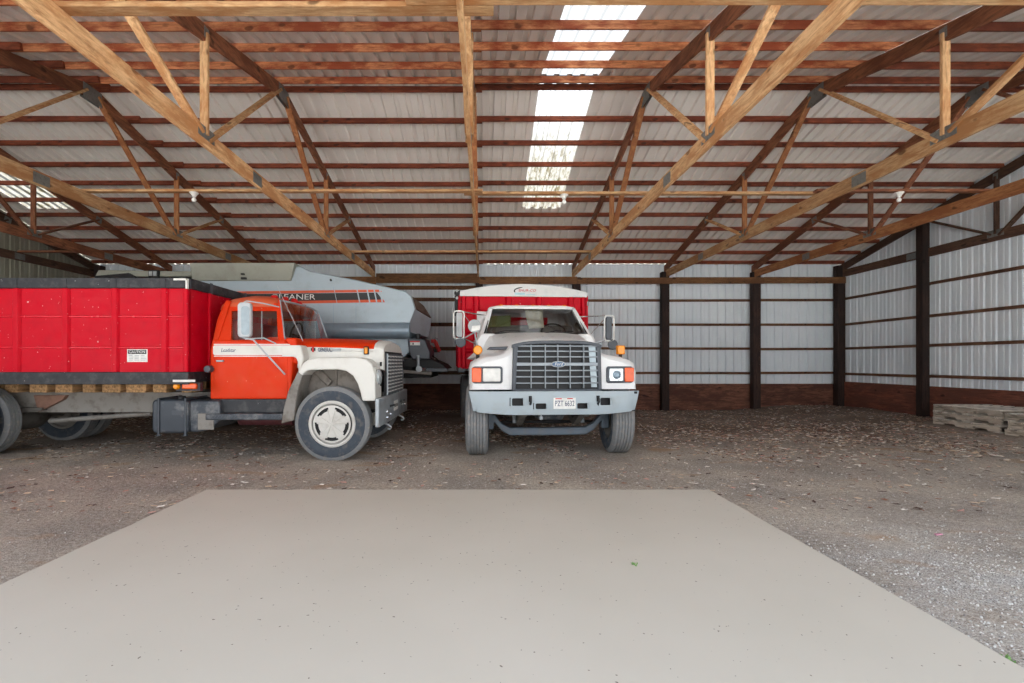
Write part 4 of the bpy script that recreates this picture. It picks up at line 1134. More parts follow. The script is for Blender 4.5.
# ---- grille
gc = .02; gw = .60; z0, z1 = .945, 1.605
def gy_(x): return -.61 + .05 * (x / gw) ** 2
def arc_strip(b, xa, xb, zlo, zhi, d0, d1, n=16, m=0):
    rows = []
    for i in range(n + 1):
        x = xa + (xb - xa) * i / n; y = gy_(x)
        rows.append([(gc + x, y + d0, zlo(x) if callable(zlo) else zlo), (gc + x, y + d1, zlo(x) if callable(zlo) else zlo), (gc + x, y + d1, zhi(x) if callable(zhi) else zhi), (gc + x, y + d0, zhi(x) if callable(zhi) else zhi)])
    b.loft(rows, m=m)
topz = lambda x: z1 - .05 * (x / gw) ** 4
b = MB(); arc_strip(b, -gw, gw, z0, topz, .045, .075); b.build('grille_backing', M['dark'], T)
b = MB()
arc_strip(b, -gw - .015, gw + .015, lambda x: topz(x) - .03, lambda x: topz(x) + .015, -.02, .08)
arc_strip(b, -gw - .015, gw + .015, z0 - .03, z0 + .02, -.01, .08)
for s in (-1, 1): b.loft([[(gc + s * (gw - .03), gy_(gw) - .02, z0), (gc + s * (gw + .015), gy_(gw) - .02, z0), (gc + s * (gw + .015), gy_(gw) + .09, z0), (gc + s * (gw - .03), gy_(gw) + .09, z0)], [(gc + s * (gw - .065), gy_(gw) - .02, z1 - .06), (gc + s * (gw + .0), gy_(gw) - .02, z1 - .05), (gc + s * (gw + .0), gy_(gw) + .09, z1 - .05), (gc + s * (gw - .065), gy_(gw) + .09, z1 - .06)]])
b.build('grille_surround', M['charcoal'], T, bevel=.008)
zb = [1.045, 1.13, 1.215, 1.30, 1.40, 1.475, 1.545]
for k, z in enumerate(zb):
    b = MB(); hgt = .022 if k == 3 else .009
    arc_strip(b, -gw + .03, gw - .03, z - hgt, z + hgt, -.012, .045)
    b.build('grille_bar', M['grille_grey'], T, bevel=.004, label='thicker middle grille bar' if k == 3 else None)
for x in (-.36, -.17, .0, .17, .36):
    b = MB(); y = gy_(x); b.box(gc + x - .005, gc + x + .005, y - .006, y + .045, z0 + .03, z1 - .04); b.build('grille_rib', M['grille_grey'], T, smooth=0)
for s in (1,):
    b = MB(); y = gy_(.48); b.hexa([(gc + s * .48, y + .04, z0 + .04), (gc + s * .555, y + .02, z0 + .04), (gc + s * .555, y + .03, z0 + .04), (gc + s * .48, y + .05, z0 + .04), (gc + s * .44, y + .04, z1 - .05), (gc + s * .53, y + .02, z1 - .07), (gc + s * .53, y + .03, z1 - .07), (gc + s * .44, y + .05, z1 - .05)])
    b.build('grille_side_panel', M['silver'] if s > 0 else M['silver_blue'], T, smooth=0, label='bright grille side panel')
# oval badge
b = MB(); e = [(gc + .1 * math.cos(R(a)), 1.30 + .042 * math.sin(R(a))) for a in range(0, 360, 12)]; b.prism(e, 'y', -.640, -.615); bd = b.build('oval_badge', M['decal_pale'], T)
b = MB(); e = [(gc + .086 * math.cos(R(a)), 1.30 + .031 * math.sin(R(a))) for a in range(0, 360, 12)]; b.prism(e, 'y', -.643, -.63); b.build('oval_field', plain('badge_blue', (72, 104, 140), .35), bd)
text_mesh('badge_script', 'Ford', .06, M['decal_white'], bd, (gc, -.6445, 1.30), (1, 0, 0), (0, 0, 1), .001, shear=.35, width=.115)
# ---- bumper with openings
zt, zl = .94, .625
def warp(x, y, z):
    e = max(0, abs(x) - .55) / .61
    zz = z + (.055 * e ** 1.5) * (1 - (z - zl) / (zt - zl))
    yy = y + .10 * max(0, abs(x) - .95) ** 1 / .2 * .5 + .012 * math.sin((z - zl) / (zt - zl) * math.pi) * -1
    xx = x - math.copysign(max(0, (abs(x) - 1.08)) * 0 + .06 * (1 - (z - zl) / (zt - zl)) * (abs(x) > 1.1), x)
    return (xx - .025, yy, zz)
holes = [(-.60, -.42, .745, .855), (-.285, -.11, .70, .785), (.275, .45, .70, .785), (.59, .76, .745, .855)]
holes = [(a - .02, b_ - .02, c, d) for a, b_, c, d in holes]
xs = [-1.16, -1.12, -1.05, -.95, -.8, -.7, 0, .7, .85, .95, 1.05, 1.12, 1.16] + [h[0] for h in holes] + [h[1] for h in holes]
zs = [zl, .66, .70, .745, .785, .82, .855, .90, .925, zt] + [h[2] for h in holes] + [h[3] for h in holes]
b = MB(); b.plate_holes(xs, zs, holes, -.68, -.655, warp)
bp = b.build('front_bumper', M['bumper'], T, smooth=50, bevel=.004, label='pale blue grey front bumper')
b = MB(); b.box(-1.1, 1.1, -.65, -.52, .90, .93); b.box(-1.1, 1.1, -.60, -.58, .66, .9); b.build('bumper_back', M['dark'], bp)
for h in holes:
    b = MB(); cx, cz, hw, hh = (h[0] + h[1]) / 2, (h[2] + h[3]) / 2, (h[1] - h[0]) / 2, (h[3] - h[2]) / 2
    o_ = rrect(cx, cz, hw + .014, hh + .014, .03); i_ = rrect(cx, cz, hw - .004, hh - .004, .02)
    A = [b.v((x, -.7, z)) for x, z in o_]; B = [b.v((x, -.7, z)) for x, z in i_]; C_ = [b.v((x, -.66, z)) for x, z in i_]; D_ = [b.v((x, -.68, z)) for x, z in o_]
    for i in range(len(A)):
        j = (i + 1) % len(A); b.face([A[i], A[j], B[j], B[i]]); b.face([B[i], B[j], C_[j], C_[i]]); b.face([A[j], A[i], D_[i], D_[j]])
    b.build('opening_rim', M['bumper'], bp, smooth=0)
for x in (-.37, .545):
    b = MB(); b.tube([(x, -.68, .86), (x, -.73, .85), (x, -.735, .80), (x, -.70, .77), (x, -.675, .78)], .014, 8); b.box(x - .02, x + .02, -.70, -.675, .80, .88); b.build('tow_hook', M['dark'], T)
b = MB(); b.box(-.06, .24, -.70, -.693, .705, .855); pl = b.build('licence_plate', M['decal_white'], T, bevel=.003, label='white licence plate with dark characters')
text_mesh('plate_characters', 'PZT 6632', .105, M['decal_blue'], pl, (.09, -.7015, .775), (1, 0, 0), (0, 0, 1), .0006, width=.26)
b = MB(); b.box(-.035, .05, -.7025, -.698, .836, .848); b.box(.125, .2, -.7025, -.698, .836, .848); b.build('plate_stickers', M['decal_red'], pl, smooth=0)
b = MB(); b.tube([(-.225, -.68, .64), (-.225, -.69, .60)], .008, 6); b.lathe([(0, 0), (.024, .01), (.03, .03), (.02, .05), (0, .055)], 'z', (-.225, -.69, .555), 10); b.build('hanging_clip', M['steel'], T)
# ---- cab
cw = .99
b = MB()
def cab_low(y, k=1): return [(-cw * k, y, .95), (cw * k, y, .95), (cw * k, y, 1.70), (cw * .93 * k, y, 1.80), (-cw * .93 * k, y, 1.80), (-cw * k, y, 1.70)]
b.loft([cab_low(.84), cab_low(2.02), cab_low(2.06, .985)]); b.build('cab_body', M['ivory'], T, bevel=.03, seg=3)
wb = [(-.86, .86, 1.80), (.86, .86, 1.80)]; wt_ = [(-.70, 1.24, 2.255), (.70, 1.24, 2.255)]
def wsF(u, v): return (u * (.87 - .165 * v), .80 + .40 * v + .10 * u * u, 1.79 + .465 * v)
b = MB(); n = 12
rows = [[b.v(wsF(-1 + 2 * i / n, j / 4)) for i in range(n + 1)] for j in range(5)]
for j in range(4):
    for i in range(n): b.face([rows[j][i], rows[j][i + 1], rows[j + 1][i + 1], rows[j + 1][i]])
b.build('windshield', M['glass'], T, smooth=180)
b = MB(); loop = [wsF(-1 + 2 * i / 16, 0) for i in range(17)] + [wsF(1, .5)] + [wsF(1 - 2 * i / 16, 1) for i in range(17)] + [wsF(-1, .5)]
b.tube(loop + [loop[0]], .014, 6); b.build('windshield_trim', M['dark'], T)
for s in (-1, 1):
    b = MB(); b.loft([[(s * .85, .88, 1.76), (s * .955, .92, 1.76), (s * .955, 1.05, 1.76), (s * .86, 1.02, 1.76)], [(s * .69, 1.27, 2.28), (s * .765, 1.30, 2.28), (s * .765, 1.42, 2.28), (s * .69, 1.4, 2.28)]]); b.build('windshield_pillar', M['ivory'], T, bevel=.015)
    b = MB(); b.loft([[(s * .86, 1.82, 1.76), (s * .95, 1.82, 1.76), (s * .95, 2.03, 1.76), (s * .86, 2.03, 1.76)], [(s * .69, 1.86, 2.28), (s * .765, 1.86, 2.28), (s * .765, 2.0, 2.28), (s * .69, 2.0, 2.28)]]); b.build('rear_pillar', M['ivory'], T, bevel=.015)
    b = MB(); b.face([b.v(p) for p in ((s * .93, .98, 1.78), (s * .93, 1.85, 1.78), (s * .745, 1.87, 2.27), (s * .745, 1.38, 2.27))]); b.build('side_window', M['glass'], T, smooth=0)
    b = MB(); b.tube([(s * .925, 1.12, 1.79), (s * .75, 1.5, 2.26)], .012, 6); b.build('vent_bar', M['decal_white'], T)
    b = MB(); b.box(s * (cw + .004) - .006, s * (cw + .004) + .006, .95, 1.85, 1.0, 1.72); b.build('door', M['ivory'], T, bevel=.004)
b = MB(); b.loft([rr_ring(-.755, .755, .46, .18, 2.245), rr_ring(-.765, .765, .465, .18, 2.262), rr_ring(-.75, .75, .46, .18, 2.285), rr_ring(-.65, .65, .40, .16, 2.31), rr_ring(-.42, .42, .22, .1, 2.322)])
bmesh.ops.translate(b.bm, verts=b.bm.verts[:], vec=(0, 1.62, 0)); b.build('cab_roof', M['ivory'], T, smooth=60)
for x in (-.55, -.28, 0, .28, .55):
    b = MB(); b.lathe([(.05, -.01), (.05, .01), (.032, .035), (0, .042)], 'z', (x, 1.25, 2.285), 12); b.build('clearance_lamp', M['amber'], T, label='amber roof clearance lamp')
b = MB(); b.box(-.93, -.42, 1.97, 2.05, 1.76, 2.28); b.box(.42, .93, 1.97, 2.05, 1.76, 2.28); b.box(-.5, .5, 1.97, 2.05, 1.76, 1.86); b.box(-.5, .5, 1.97, 2.05, 2.18, 2.28); b.build('cab_rear_wall', M['ivory'], T)
b = MB(); b.box(-.85, .85, .96, 1.16, 1.68, 1.83); b.build('dashboard', M['charcoal'], T, bevel=.04)
b = MB(); b.tube([(.36 + .21 * math.cos(a), 1.22 + .1 * math.sin(a), 1.86 + .14 * math.sin(a)) for a in [2 * math.pi * k / 24 for k in range(25)]], .014, 6); b.tube([(.36, 1.22, 1.86), (.36, 1.1, 1.72)], .02, 6); b.build('steering_wheel', M['dark'], T)
b = MB(); b.box(-.8, .8, 1.6, 1.9, 1.45, 2.0); b.build('bench_seat', M['seat_grey'], T, bevel=.05, seg=3)
# wipers
for x0_, x1_ in ((-.72, -.2), (.1, .6)):
    b = MB(); b.tube([(x0_, .80, 1.80), (x0_ + .2, .79, 1.845), (x1_, .80, 1.835)], .009, 6); b.build('wiper', M['dark'], T)
# mirrors: tall west-coast frames plus round spot mirror
for s in (-1, 1):
    px = (453.5, 464, 311, 338.5) if s < 0 else (604.5, 614, 315.5, 341)
    a = P(px[0], px[2], .95); c = P(px[1], px[3], .95)
    cx, cz, hw, hh = (a[0] + c[0]) / 2, (a[2] + c[2]) / 2, (c[0] - a[0]) / 2, (a[2] - c[2]) / 2
    b = MB(); ring = rrect(cx, cz, hw, hh, .05); b.tube([(x, .95, z) for x, z in ring + [ring[0]]], .013, 6); fr2 = b.build('mirror_bracket', M['decal_white'], T)
    b = MB(); b.prism(rrect(cx + s * -.01, cz, hw * .62, hh * .9, .03), 'y', .93, .98); mh = b.build('side_mirror', M['charcoal'] if s > 0 else M['decal_pale'], T, bevel=.012)
    b = MB(); b.tube([(cx - s * hw * .9, .95, cz + hh - .01), (s * .80, 1.2, 2.02 + .10)], .011, 6); b.build('mirror_arm', M['chrome'], T)
    b = MB(); b.tube([(cx - s * hw * .5, .95, cz - hh + .02), (s * .97, 1.0, 1.62)], .011, 6); b.build('mirror_arm', M['chrome'], T)
    b = MB(); b.tube([(cx - s * hw, .95, cz + hh - .06), (s * .96, 1.05, 1.80)], .007, 6); b.build('mirror_strut', M['chrome'], T)
    b = MB(); b.lathe([(0, .03), (.05, .03), (.085, .01), (.09, 0), (.08, -.01), (0, -.02)], 'y', (cx + (.03 if s < 0 else .06), .95, cz - hh - .06), 20); b.build('convex_mirror', M['charcoal'], T)
a = P(474.5, 326, .55)
b = MB(); b.lathe([(0, .05), (.06, .045), (.095, .02), (.105, 0), (.1, -.012), (0, -.018)], 'y', (a[0], .55, a[2]), 28); sm = b.build('spot_mirror', M['decal_pale'], T, label='round fender spot mirror')
b = MB(); b.prism([(a[0] - .055, a[2] - .09), (a[0] + .08, a[2] - .06), (a[0] + .09, a[2] + .01), (a[0] - .04, a[2] + .0)], 'y', .525, .532); b.build('mirror_reflection_panel', M['decal_white'], sm)
b = MB(); b.tube([(a[0], .56, a[2] - .08), (a[0] + .03, .6, a[2] - .25), (a[0] + .1, .6, 1.47)], .012, 6); b.tube([(a[0] + .0, .56, a[2] - .1), (a[0] - .18, .62, a[2] - .2)], .01, 6); b.build('spot_mirror_arm', M['steel'], T)
# ---- running gear seen under the bumper
b = MB(); ax = [(-.86, 0, .52), (-.78, 0, .50), (-.68, 0, .38), (-.56, 0, .315), (0, 0, .31), (.56, 0, .315), (.68, 0, .38), (.78, 0, .50), (.86, 0, .52)]
for i in range(len(ax) - 1): pass
b.loft([[(x, -.06, z - .055), (x, .06, z - .055), (x, .06, z + .055), (x, -.06, z + .055)] for x, y, z in ax]); b.build('front_axle', M['rail_dark'], T, bevel=.02, seg=3)
b = MB(); b.tube([(-.82, .22, .42), (.82, .22, .42)], .022, 8); b.build('tie_rod', M['dark'], T)
for s in (-1, 1):
    b = MB(); b.prism([(-.5, .70), (0, .50), (.6, .66), (.6, .60), (0, .40), (-.5, .64)], 'x', s * .42 - .045, s * .42 + .045); b.build('front_spring', M['underside'], T)
    b = MB(); b.box(s * .43 - .05, s * .43 + .05, -.54, .0, .58, .84); b.build('spring_hanger', M['underside'], T, bevel=.02)
    b = MB(); b.beam((s * .86, 0, .35), (s * .86, 0, .66), .12, .12, (0, 1, 0)); b.build('steering_knuckle', M['rail_dark'], T, bevel=.02)
    b = MB(); b.tube([(s * .5, -.1, .45), (s * .5, .05, .78)], .03, 8); b.build('shock_absorber', M['steel'], T)
    b = MB(); b.box(s * .43 - .045, s * .43 + .045, -.5, 5.9, .72, .95); b.build('frame_rail', M['dark'], T)
b = MB(); b.box(-.4, .4, -.46, -.36, .66, .82); b.build('cross_member', M['dark'], T, bevel=.01)
b = MB(); b.loft([[(-.24, -.3, .66), (.24, -.3, .66), (.24, .6, .66), (-.24, .6, .66)], [(-.17, -.25, .50), (.17, -.25, .50), (.17, .55, .50), (-.17, .55, .50)]]); b.build('oil_pan', M['tank'], T, bevel=.03)
b = MB(); b.box(-.35, .35, -.3, .8, .7, 1.4); b.build('engine_block', M['dark'], T)
for s in (-1, 1):
    wheel(T, (s * 1.03, 0, .505), .515, .33, .30, 'x', 'front_wheel', s, 'plain', 6, steer=R(-5), label='front wheel with worn ribbed tyre')
    for off in (1.06, .74): wheel(T, (s * off, 4.35, .505), .515, .27, .29, 'x', 'rear_wheel', s if off > 1 else -s, 'pale', 5)
b = MB(); b.tube([(-1.0, 4.35, .5), (1.0, 4.35, .5)], .08, 12); b.lathe([(0, -.28), (.2, -.1), (.2, .1), (0, .28)], 'x', (0, 4.35, .52), 16); b.build('rear_axle', M['underside'], T)
for s in (-1, 1):
    b = MB(); b.prism(rrect(1.35, .82, .40, .20, .08), 'x', s * .62, s * 1.0); b.build('fuel_tank', M['tank'], T, bevel=.02)
# ---- grain box
yb0, yb1 = 2.28, 5.85; hw = 1.215; zb_, zt_ = 1.22, 2.645
for s in (-1, 1):
    b = MB(); b.box(s * hw - .03, s * hw + .03, yb0, yb1, zb_, zt_); b.build('box_side', M['red'], T)
    for k in range(7):
        y = yb0 + .05 + k * (yb1 - yb0 - .1) / 6; b = MB(); b.box(s * hw + s * .0, s * (hw + .07), y - .05, y + .05, zb_, zt_); b.build('side_post', M['red'], T, bevel=.01)
b = MB(); b.box(-hw, hw, yb0, yb0 + .05, zb_, zt_); b.build('box_front', M['red'], T)
b = MB(); b.box(-hw, hw, yb1 - .05, yb1, zb_, zt_); b.build('box_rear', M['red'], T)
for x in (-hw + .04, -.93, -.30, .30, .93, hw - .04):
    b = MB(); w2 = .05 if abs(x) > 1 else .07
    b.loft([[(x - w2, yb0, zb_), (x - w2 * .55, yb0 - .06, zb_), (x + w2 * .55, yb0 - .06, zb_), (x + w2, yb0, zb_)], [(x - w2, yb0, zt_), (x - w2 * .55, yb0 - .06, zt_), (x + w2 * .55, yb0 - .06, zt_), (x + w2, yb0, zt_)]]); b.build('front_post', M['red'], T, bevel=.006)
for z in (1.55, 1.92, 2.30):
    b = MB(); b.prism([(yb0, z - .05), (yb0 - .04, z - .015), (yb0 - .04, z + .015), (yb0, z + .05)], 'x', -hw + .05, hw - .05); b.build('front_crease', M['red'], T)
b = MB(); b.box(-hw, hw, yb0, yb1, zb_ - .02, zb_ + .03); b.build('box_floor', M['red'], T)
b = MB(); b.box(-.5, .5, yb0, yb1, .96, zb_ - .02); b.build('box_subframe', M['dark'], T)
for s in (-1, 1):
    b = MB(); b.box(s * hw - .06, s * hw + .06, yb0, yb1, zb_ - .09, zb_); b.build('box_sill', M['charcoal'], T)
# tarp bowed over the box, with a stiff white end cap
arc = [(hw + .03) * (-1 + 2 * i / 24) for i in range(25)]
zarc = lambda x: zt_ + .05 + .15 * (1 - (x / (hw + .03)) ** 2)
b = MB(); b.prism([(-hw - .035, zt_ - .045), (hw + .035, zt_ - .045)] + [(x, zarc(x)) for x in arc[::-1]], 'y', yb0 - .075, yb0 - .02)
cap = b.build('tarp_end_cap', M['tarp'], T, smooth=40, bevel=.006, label='white arched tarp end cap')
b = MB(); b.loft([[(x, yb0 - .04, zarc(x) + .008) for x in arc], [(x, yb1, zarc(x) + .008) for x in arc]], caps=(False, False), closed=False)
b.loft([[(s_ * (hw + .035), yb0 - .04, zt_ - .03), (s_ * (hw + .035), yb0 - .04, zt_ + .055), (s_ * (hw + .035), yb1, zt_ + .055), (s_ * (hw + .035), yb1, zt_ - .03)] for s_ in (-1, 1)][:0] or [[(-hw - .035, yb0 - .04, zt_ - .03), (-hw - .035, yb0 - .04, zt_ + .06)], [(-hw - .035, yb1, zt_ - .03), (-hw - .035, yb1, zt_ + .06)]], caps=(False, False), closed=False)
b.loft([[(hw + .035, yb0 - .04, zt_ - .03), (hw + .035, yb0 - .04, zt_ + .06)], [(hw + .035, yb1, zt_ - .03), (hw + .035, yb1, zt_ + .06)]], caps=(False, False), closed=False)
b.build('roll_tarp', M['tarp'], T, smooth=60)
# tarp maker's mark: dark swoosh, red lettering, pale cyan bar
p = P(525, 290.5, yb0 - .08)
b = MB(); sw = []
for k in range(9): a_ = R(200 - k * 14); sw.append((p[0] - .06 + .16 * math.cos(a_), p[2] - .01 + .075 * math.sin(a_)))
for k in range(8, -1, -1): a_ = R(200 - k * 14); sw.append((p[0] - .05 + .145 * math.cos(a_), p[2] - .01 + (.075 - .022 * math.sin(math.pi * min(1, (9 - k) / 8))) * math.sin(a_)))
b.prism(sw, 'y', yb0 - .0785, yb0 - .07); b.build('logo_swoosh', M['decal_black'], cap, smooth=0)
text_mesh('logo_lettering', 'SHUR-CO', .07, M['decal_red'], cap, (p[0] + .04, yb0 - .0785, p[2] + .0), (1, 0, 0), (0, 0, 1), .0015, shear=.2, width=.34)
b = MB(); b.box(p[0] - .2, p[0] + .0, yb0 - .0785, yb0 - .07, p[2] - .085, p[2] - .045); b.build('logo_bar', M['cyan'], cap, smooth=0)
b = MB(); b.box(p[0] + .02, p[0] + .2, yb0 - .0785, yb0 - .07, p[2] - .085, p[2] - .07); b.build('logo_bar', M['cyan'], cap, smooth=0)
# tarp roller arm at the left front corner
b = MB(); b.tube([(-hw - .10, yb0 - .03, 2.22), (-hw - .10, yb0 - .03, 2.60), (-hw - .02, yb0 - .03, 2.70)], .03, 8); b.lathe([(0, -.03), (.05, -.025), (.05, .025), (0, .03)], 'y', (-hw - .09, yb0 - .04, 2.66), 12); b.build('tarp_roller', M['dark'], T)
for zk in (2.70, 2.56):
    b = MB(); b.lathe([(0, -.02), (.028, -.02), (.028, .01), (0, .01)], 'y', (-hw - .09, yb0 - .07, zk), 10); b.build('roller_knob', M['decal_pale'], T)
b = MB(); b.tube([(hw + .06, yb0 - .02, 2.44), (hw + .06, yb0 - .02, 2.52)], .02, 8); b.build('tarp_hook', M['decal_pale'], T)
b = MB(); b.box(1.02, 1.06, 1.75, 1.95, 1.72, 2.08); b.build('exhaust_stack', M['decal_white'], T, bevel=.015)
# cream sheet standing in the windscreen and a green panel added for the reflection
b = MB(); A = [(P(x, y, 1.42)) for x, y in ((523, 310.5), (541, 311), (540.5, 329), (526, 330))]
base = FF.o
nn = 6; rows = []
for j in range(nn + 1):
    r_ = []
    for i in range(nn + 1):
        u, v = i / nn, j / nn
        x = (A[0][0] * (1 - u) + A[1][0] * u) * (1 - v) + (A[3][0] * (1 - u) + A[2][0] * u) * v; z = (A[0][2] * (1 - u) + A[1][2] * u) * (1 - v) + (A[3][2] * (1 - u) + A[2][2] * u) * v
        r_.append(b.v((x, 1.26 - .16 * v + .012 * math.sin(u * 7 + v * 3), z)))
    rows.append(r_)
for j in range(nn):
    for i in range(nn): b.face([rows[j][i], rows[j][i + 1], rows[j + 1][i + 1], rows[j + 1][i]])
o = b.build('paper_sheet', M['paper'], smooth=180, loc=FF.o, rot=(0, 0, FF.rz)); so_ = o.modifiers.new('thick', 'SOLIDIFY'); so_.thickness = .004
tag(o, 'cream stained sheet hanging behind the windshield of the white truck', 'paper')
A = [(P(x, y, 1.5)) for x, y in ((489, 316), (511, 315), (511, 326), (488, 327))]
b = MB(); b.prism([(a[0], a[2]) for a in A], 'y', 1.55, 1.57)
o = b.build('windshield_reflection', plain('green_reflection', (150, 164, 104), .8), smooth=0, bevel=.008, loc=FF.o, rot=(0, 0, FF.rz))
tag(o, 'pale green panel added for reflection and rear-window view in the white truck windshield', 'reflection')
# ================================================================= grey combine harvester behind the orange truck (lies along x)
YN = 9.35
CF = Frame((-3.6, 10.5, 0))
T = thing('combine_harvester', 'silver grey combine with black and orange side stripes, standing behind the orange truck', 'combine', CF.o)
yn = YN - CF.o.y; yfar = 1.25
P = CF.p
def XZ(y, *pts): return [CF.xz(px, py, y) for px, py in pts]
b = MB(); b.prism(XZ(yn, (192, 283), (192, 276), (300, 266), (310, 271), (359, 280.3), (406, 291.3), (411.5, 296), (415.5, 309), (410.4, 323), (192, 326)), 'y', yn, yfar)
b.build('body_shell', M['silver'], T, bevel=.02)
# panel seams on the side
for x in (333, 385):
    pass
for pts in (((333.5, 287), (333.5, 323)), ((356, 302), (356, 323))):
    b = MB(); p, q = P(*pts[0], yn - .002), P(*pts[1], yn - .002); b.beam(p, q, .01, .004, (0, 1, 0)); b.build('panel_seam', M['silver_blue'], T, smooth=0)
# grain tank with flared extension panel
b = MB(); z0, z1 = CF.xz(193, 281, yn)[1], CF.xz(193, 264, yn)[1]
xa, xb = CF.xz(193, 270, yn)[0], CF.xz(297, 270, yn)[0]; xc = CF.xz(291.5, 281, yn)[0]
b.loft([[(xa, yn - .03, z0), (xc, yn - .03, z0), (xc, yfar - .1, z0), (xa, yfar - .1, z0)], [(xa - .0, yn - .12, z1), (xb, yn - .12, z1), (xb, yfar + .1, z1), (xa, yfar + .1, z1)]])
gt = b.build('grain_tank', M['silver_dull'], T, bevel=.012, label='dull grey flared grain tank')
p = P(243, 274.5, yn - .1); b = MB(); b.box(p[0] - .03, p[0] + .03, p[1] - .035, p[1] + .02, p[2] - .01, p[2] + .02); b.box(p[0] - .045, p[0] + .045, p[1] + .0, p[1] + .06, p[2] - .09, p[2] - .05); b.build('tank_latch', M['dark'], gt, bevel=.005)
b = MB(); b.tube([P(329.5, 277, yn + .1), P(331, 280.5, yn - .02)], .02, 6); b.build('handle_knob', M['dark'], T)
# side stripes: black band between orange edges, broken by slanted ticks at the tail
dy = yn - .004
def band(name, pts, mat, lab=None, d=0):
    b = MB(); b.prism(XZ(yn, *pts), 'y', yn - .005 - d, yn + .004); b.build(name, mat, T, smooth=0, label=lab)
band('black_stripe', ((208, 294.5), (377, 292.6), (383.5, 301), (208, 303.5)), M['decal_black'])
band('orange_stripe', ((208, 291.8), (380, 289.6), (382, 291.9), (208, 294.5)), M['stripe_orange'], None, .001)
band('orange_stripe', ((208, 302.2), (383.5, 299.6), (385, 302.2), (208, 305)), M['stripe_orange'], None, .001)
for x0_, w_ in ((356.5, 1.2), (366.5, 1.3), (373.5, 1.3), (379, 1.4), (334, .5)):
    band('stripe_gap', ((x0_, 289.4), (x0_ + w_, 289.4), (x0_ + w_ + 2.8, 303), (x0_ + 2.8, 303)), M['silver'], None, .003)
p = P(293, 297.2, yn - .008); text_mesh('side_lettering', 'GLEANER', .15, M['decal_white'], T, p, (1, 0, 0), (0, 0, 1), .002, width=.87)
# rounded lower cowl running along the side
b = MB(); cz = CF.xz(300, 330.5, yn)[1]; rr = .16
xl, xr_ = CF.xz(240, 330, yn)[0], CF.xz(410, 330, yn)[0]
b.tube([(xl, yn + .06, cz), (xr_, yn + .06, cz)], rr, 20); b.build('lower_cowl', M['silver_blue'], T, smooth=60)
# tail panel turning in behind the side, brown rubber curtain above it
n_ = [P(415.2, 309, yn + .03), P(410.2, 323, yn + .03), P(409.5, 332, yn + .03), P(403, 332, yn + .03), P(403, 309, yn + .03)]
m1 = [P(431, 318.5, yn + .5), P(430.5, 328, yn + .5), P(428, 337.5, yn + .5), P(403, 338, yn + .5), P(403, 318, yn + .5)]
m2 = [P(429, 318.5, yfar - .3), P(428.5, 327, yfar - .3), P(426, 336, yfar - .3), (m1[3][0], yfar - .3, m1[3][2]), (m1[4][0], yfar - .3, m1[4][2])]
b = MB(); b.loft([n_, m1, m2]); b.build('tail_panel', M['silver'], T, bevel=.006, smooth=20)
x1 = CF.xz(412, 300, yn)[0]
b = MB(); t0 = [P(412.5, 296.5, yn + .1), P(416.5, 309, yn + .1), P(414, 309, yn + .1), P(410, 298, yn + .1)]; t1 = [P(424, 306, yn + .5), P(431.5, 318, yn + .5), P(427, 318.5, yn + .5), P(418, 306, yn + .5)]; t2 = [P(423, 306, yfar - .2), P(430, 318, yfar - .2), P(426, 318.5, yfar - .2), P(417, 306, yfar - .2)]
b.loft([t0, t1, t2]); b.build('straw_curtain', M['flap'], T, label='brown rubber straw curtain')
b = MB(); b.box(x1 - .3, x1 + .12, yn + .45, yfar - .35, 1.45, 1.85); b.build('straw_hood', M['charcoal'], T, bevel=.02)
# lower body
b = MB(); b.prism(XZ(yn + .15, (240, 334), (407, 334), (409, 352), (404, 357), (385, 358), (330, 372), (240, 380)), 'y', yn + .2, yfar - .3); b.build('lower_body', M['silver'], T, bevel=.015)
b = MB(); b.prism(XZ(yn + .1, (407.5, 338), (420, 338), (425, 340), (430, 352), (430, 359), (412, 359.5), (409, 352)), 'y', yn + .1, yn + .9); bxx = b.build('rear_box', M['charcoal'], T, bevel=.02, label='dark grey rear box')
p, q = P(410, 341, yn + .09), P(420, 345.3, yn + .09); b = MB(); b.box(p[0], q[0], yn + .085, yn + .1, q[2], p[2]); d_ = b.build('warning_decal', M['decal_white'], bxx, smooth=0)
b = MB(); b.box(p[0], q[0], yn + .083, yn + .087, p[2] - .025, p[2]); b.build('decal_band', M['decal_red'], d_, smooth=0)
b = MB(); b.box(p[0] + .05, p[0] + .075, yn + .083, yn + .087, q[2] + .01, q[2] + .05); b.build('decal_mark', M['decal_black'], d_, smooth=0)
b = MB(); c = P(418, 336.5, yn + .05); b.lathe([(0, -.06), (.05, -.05), (.05, .05), (0, .06)], 'z', c, 12); b.build('rear_cap', M['dark'], T)
# chopper, drawbar and rear linkage
p0 = lambda px, py, y=.1: P(px, py, yn + y)
b = MB(); b.prism(XZ(yn + .3, (404, 359), (430, 359), (442, 364), (447, 369), (404, 367)), 'y', yn + .3, yfar - .5); b.build('chaff_tray', M['dark'], T, bevel=.01)
b = MB(); b.beam(p0(398, 371), p0(432, 373.5), .12, .06); b.build('drawbar', M['frame_grey'], T, bevel=.01)
b = MB(); b.beam(p0(426, 370, .2), p0(448, 370, .2), .1, .075); b.build('hitch_tongue', M['charcoal'], T, bevel=.01)
b = MB(); b.tube([p0(418, 355), p0(418.5, 369)], .03, 8); b.lathe([(0, -.03), (.06, -.025), (.06, .025), (0, .03)], 'y', p0(419, 369, .05), 14); b.build('hitch_link', M['steel'], T)
b = MB(); b.tube([p0(428, 353, .5), p0(437, 359, .5), p0(441, 366, .5)], .012, 6); b.tube([p0(424, 354, .3), p0(434, 360, .3)], .014, 6); b.build('rear_rods', M['dark'], T)
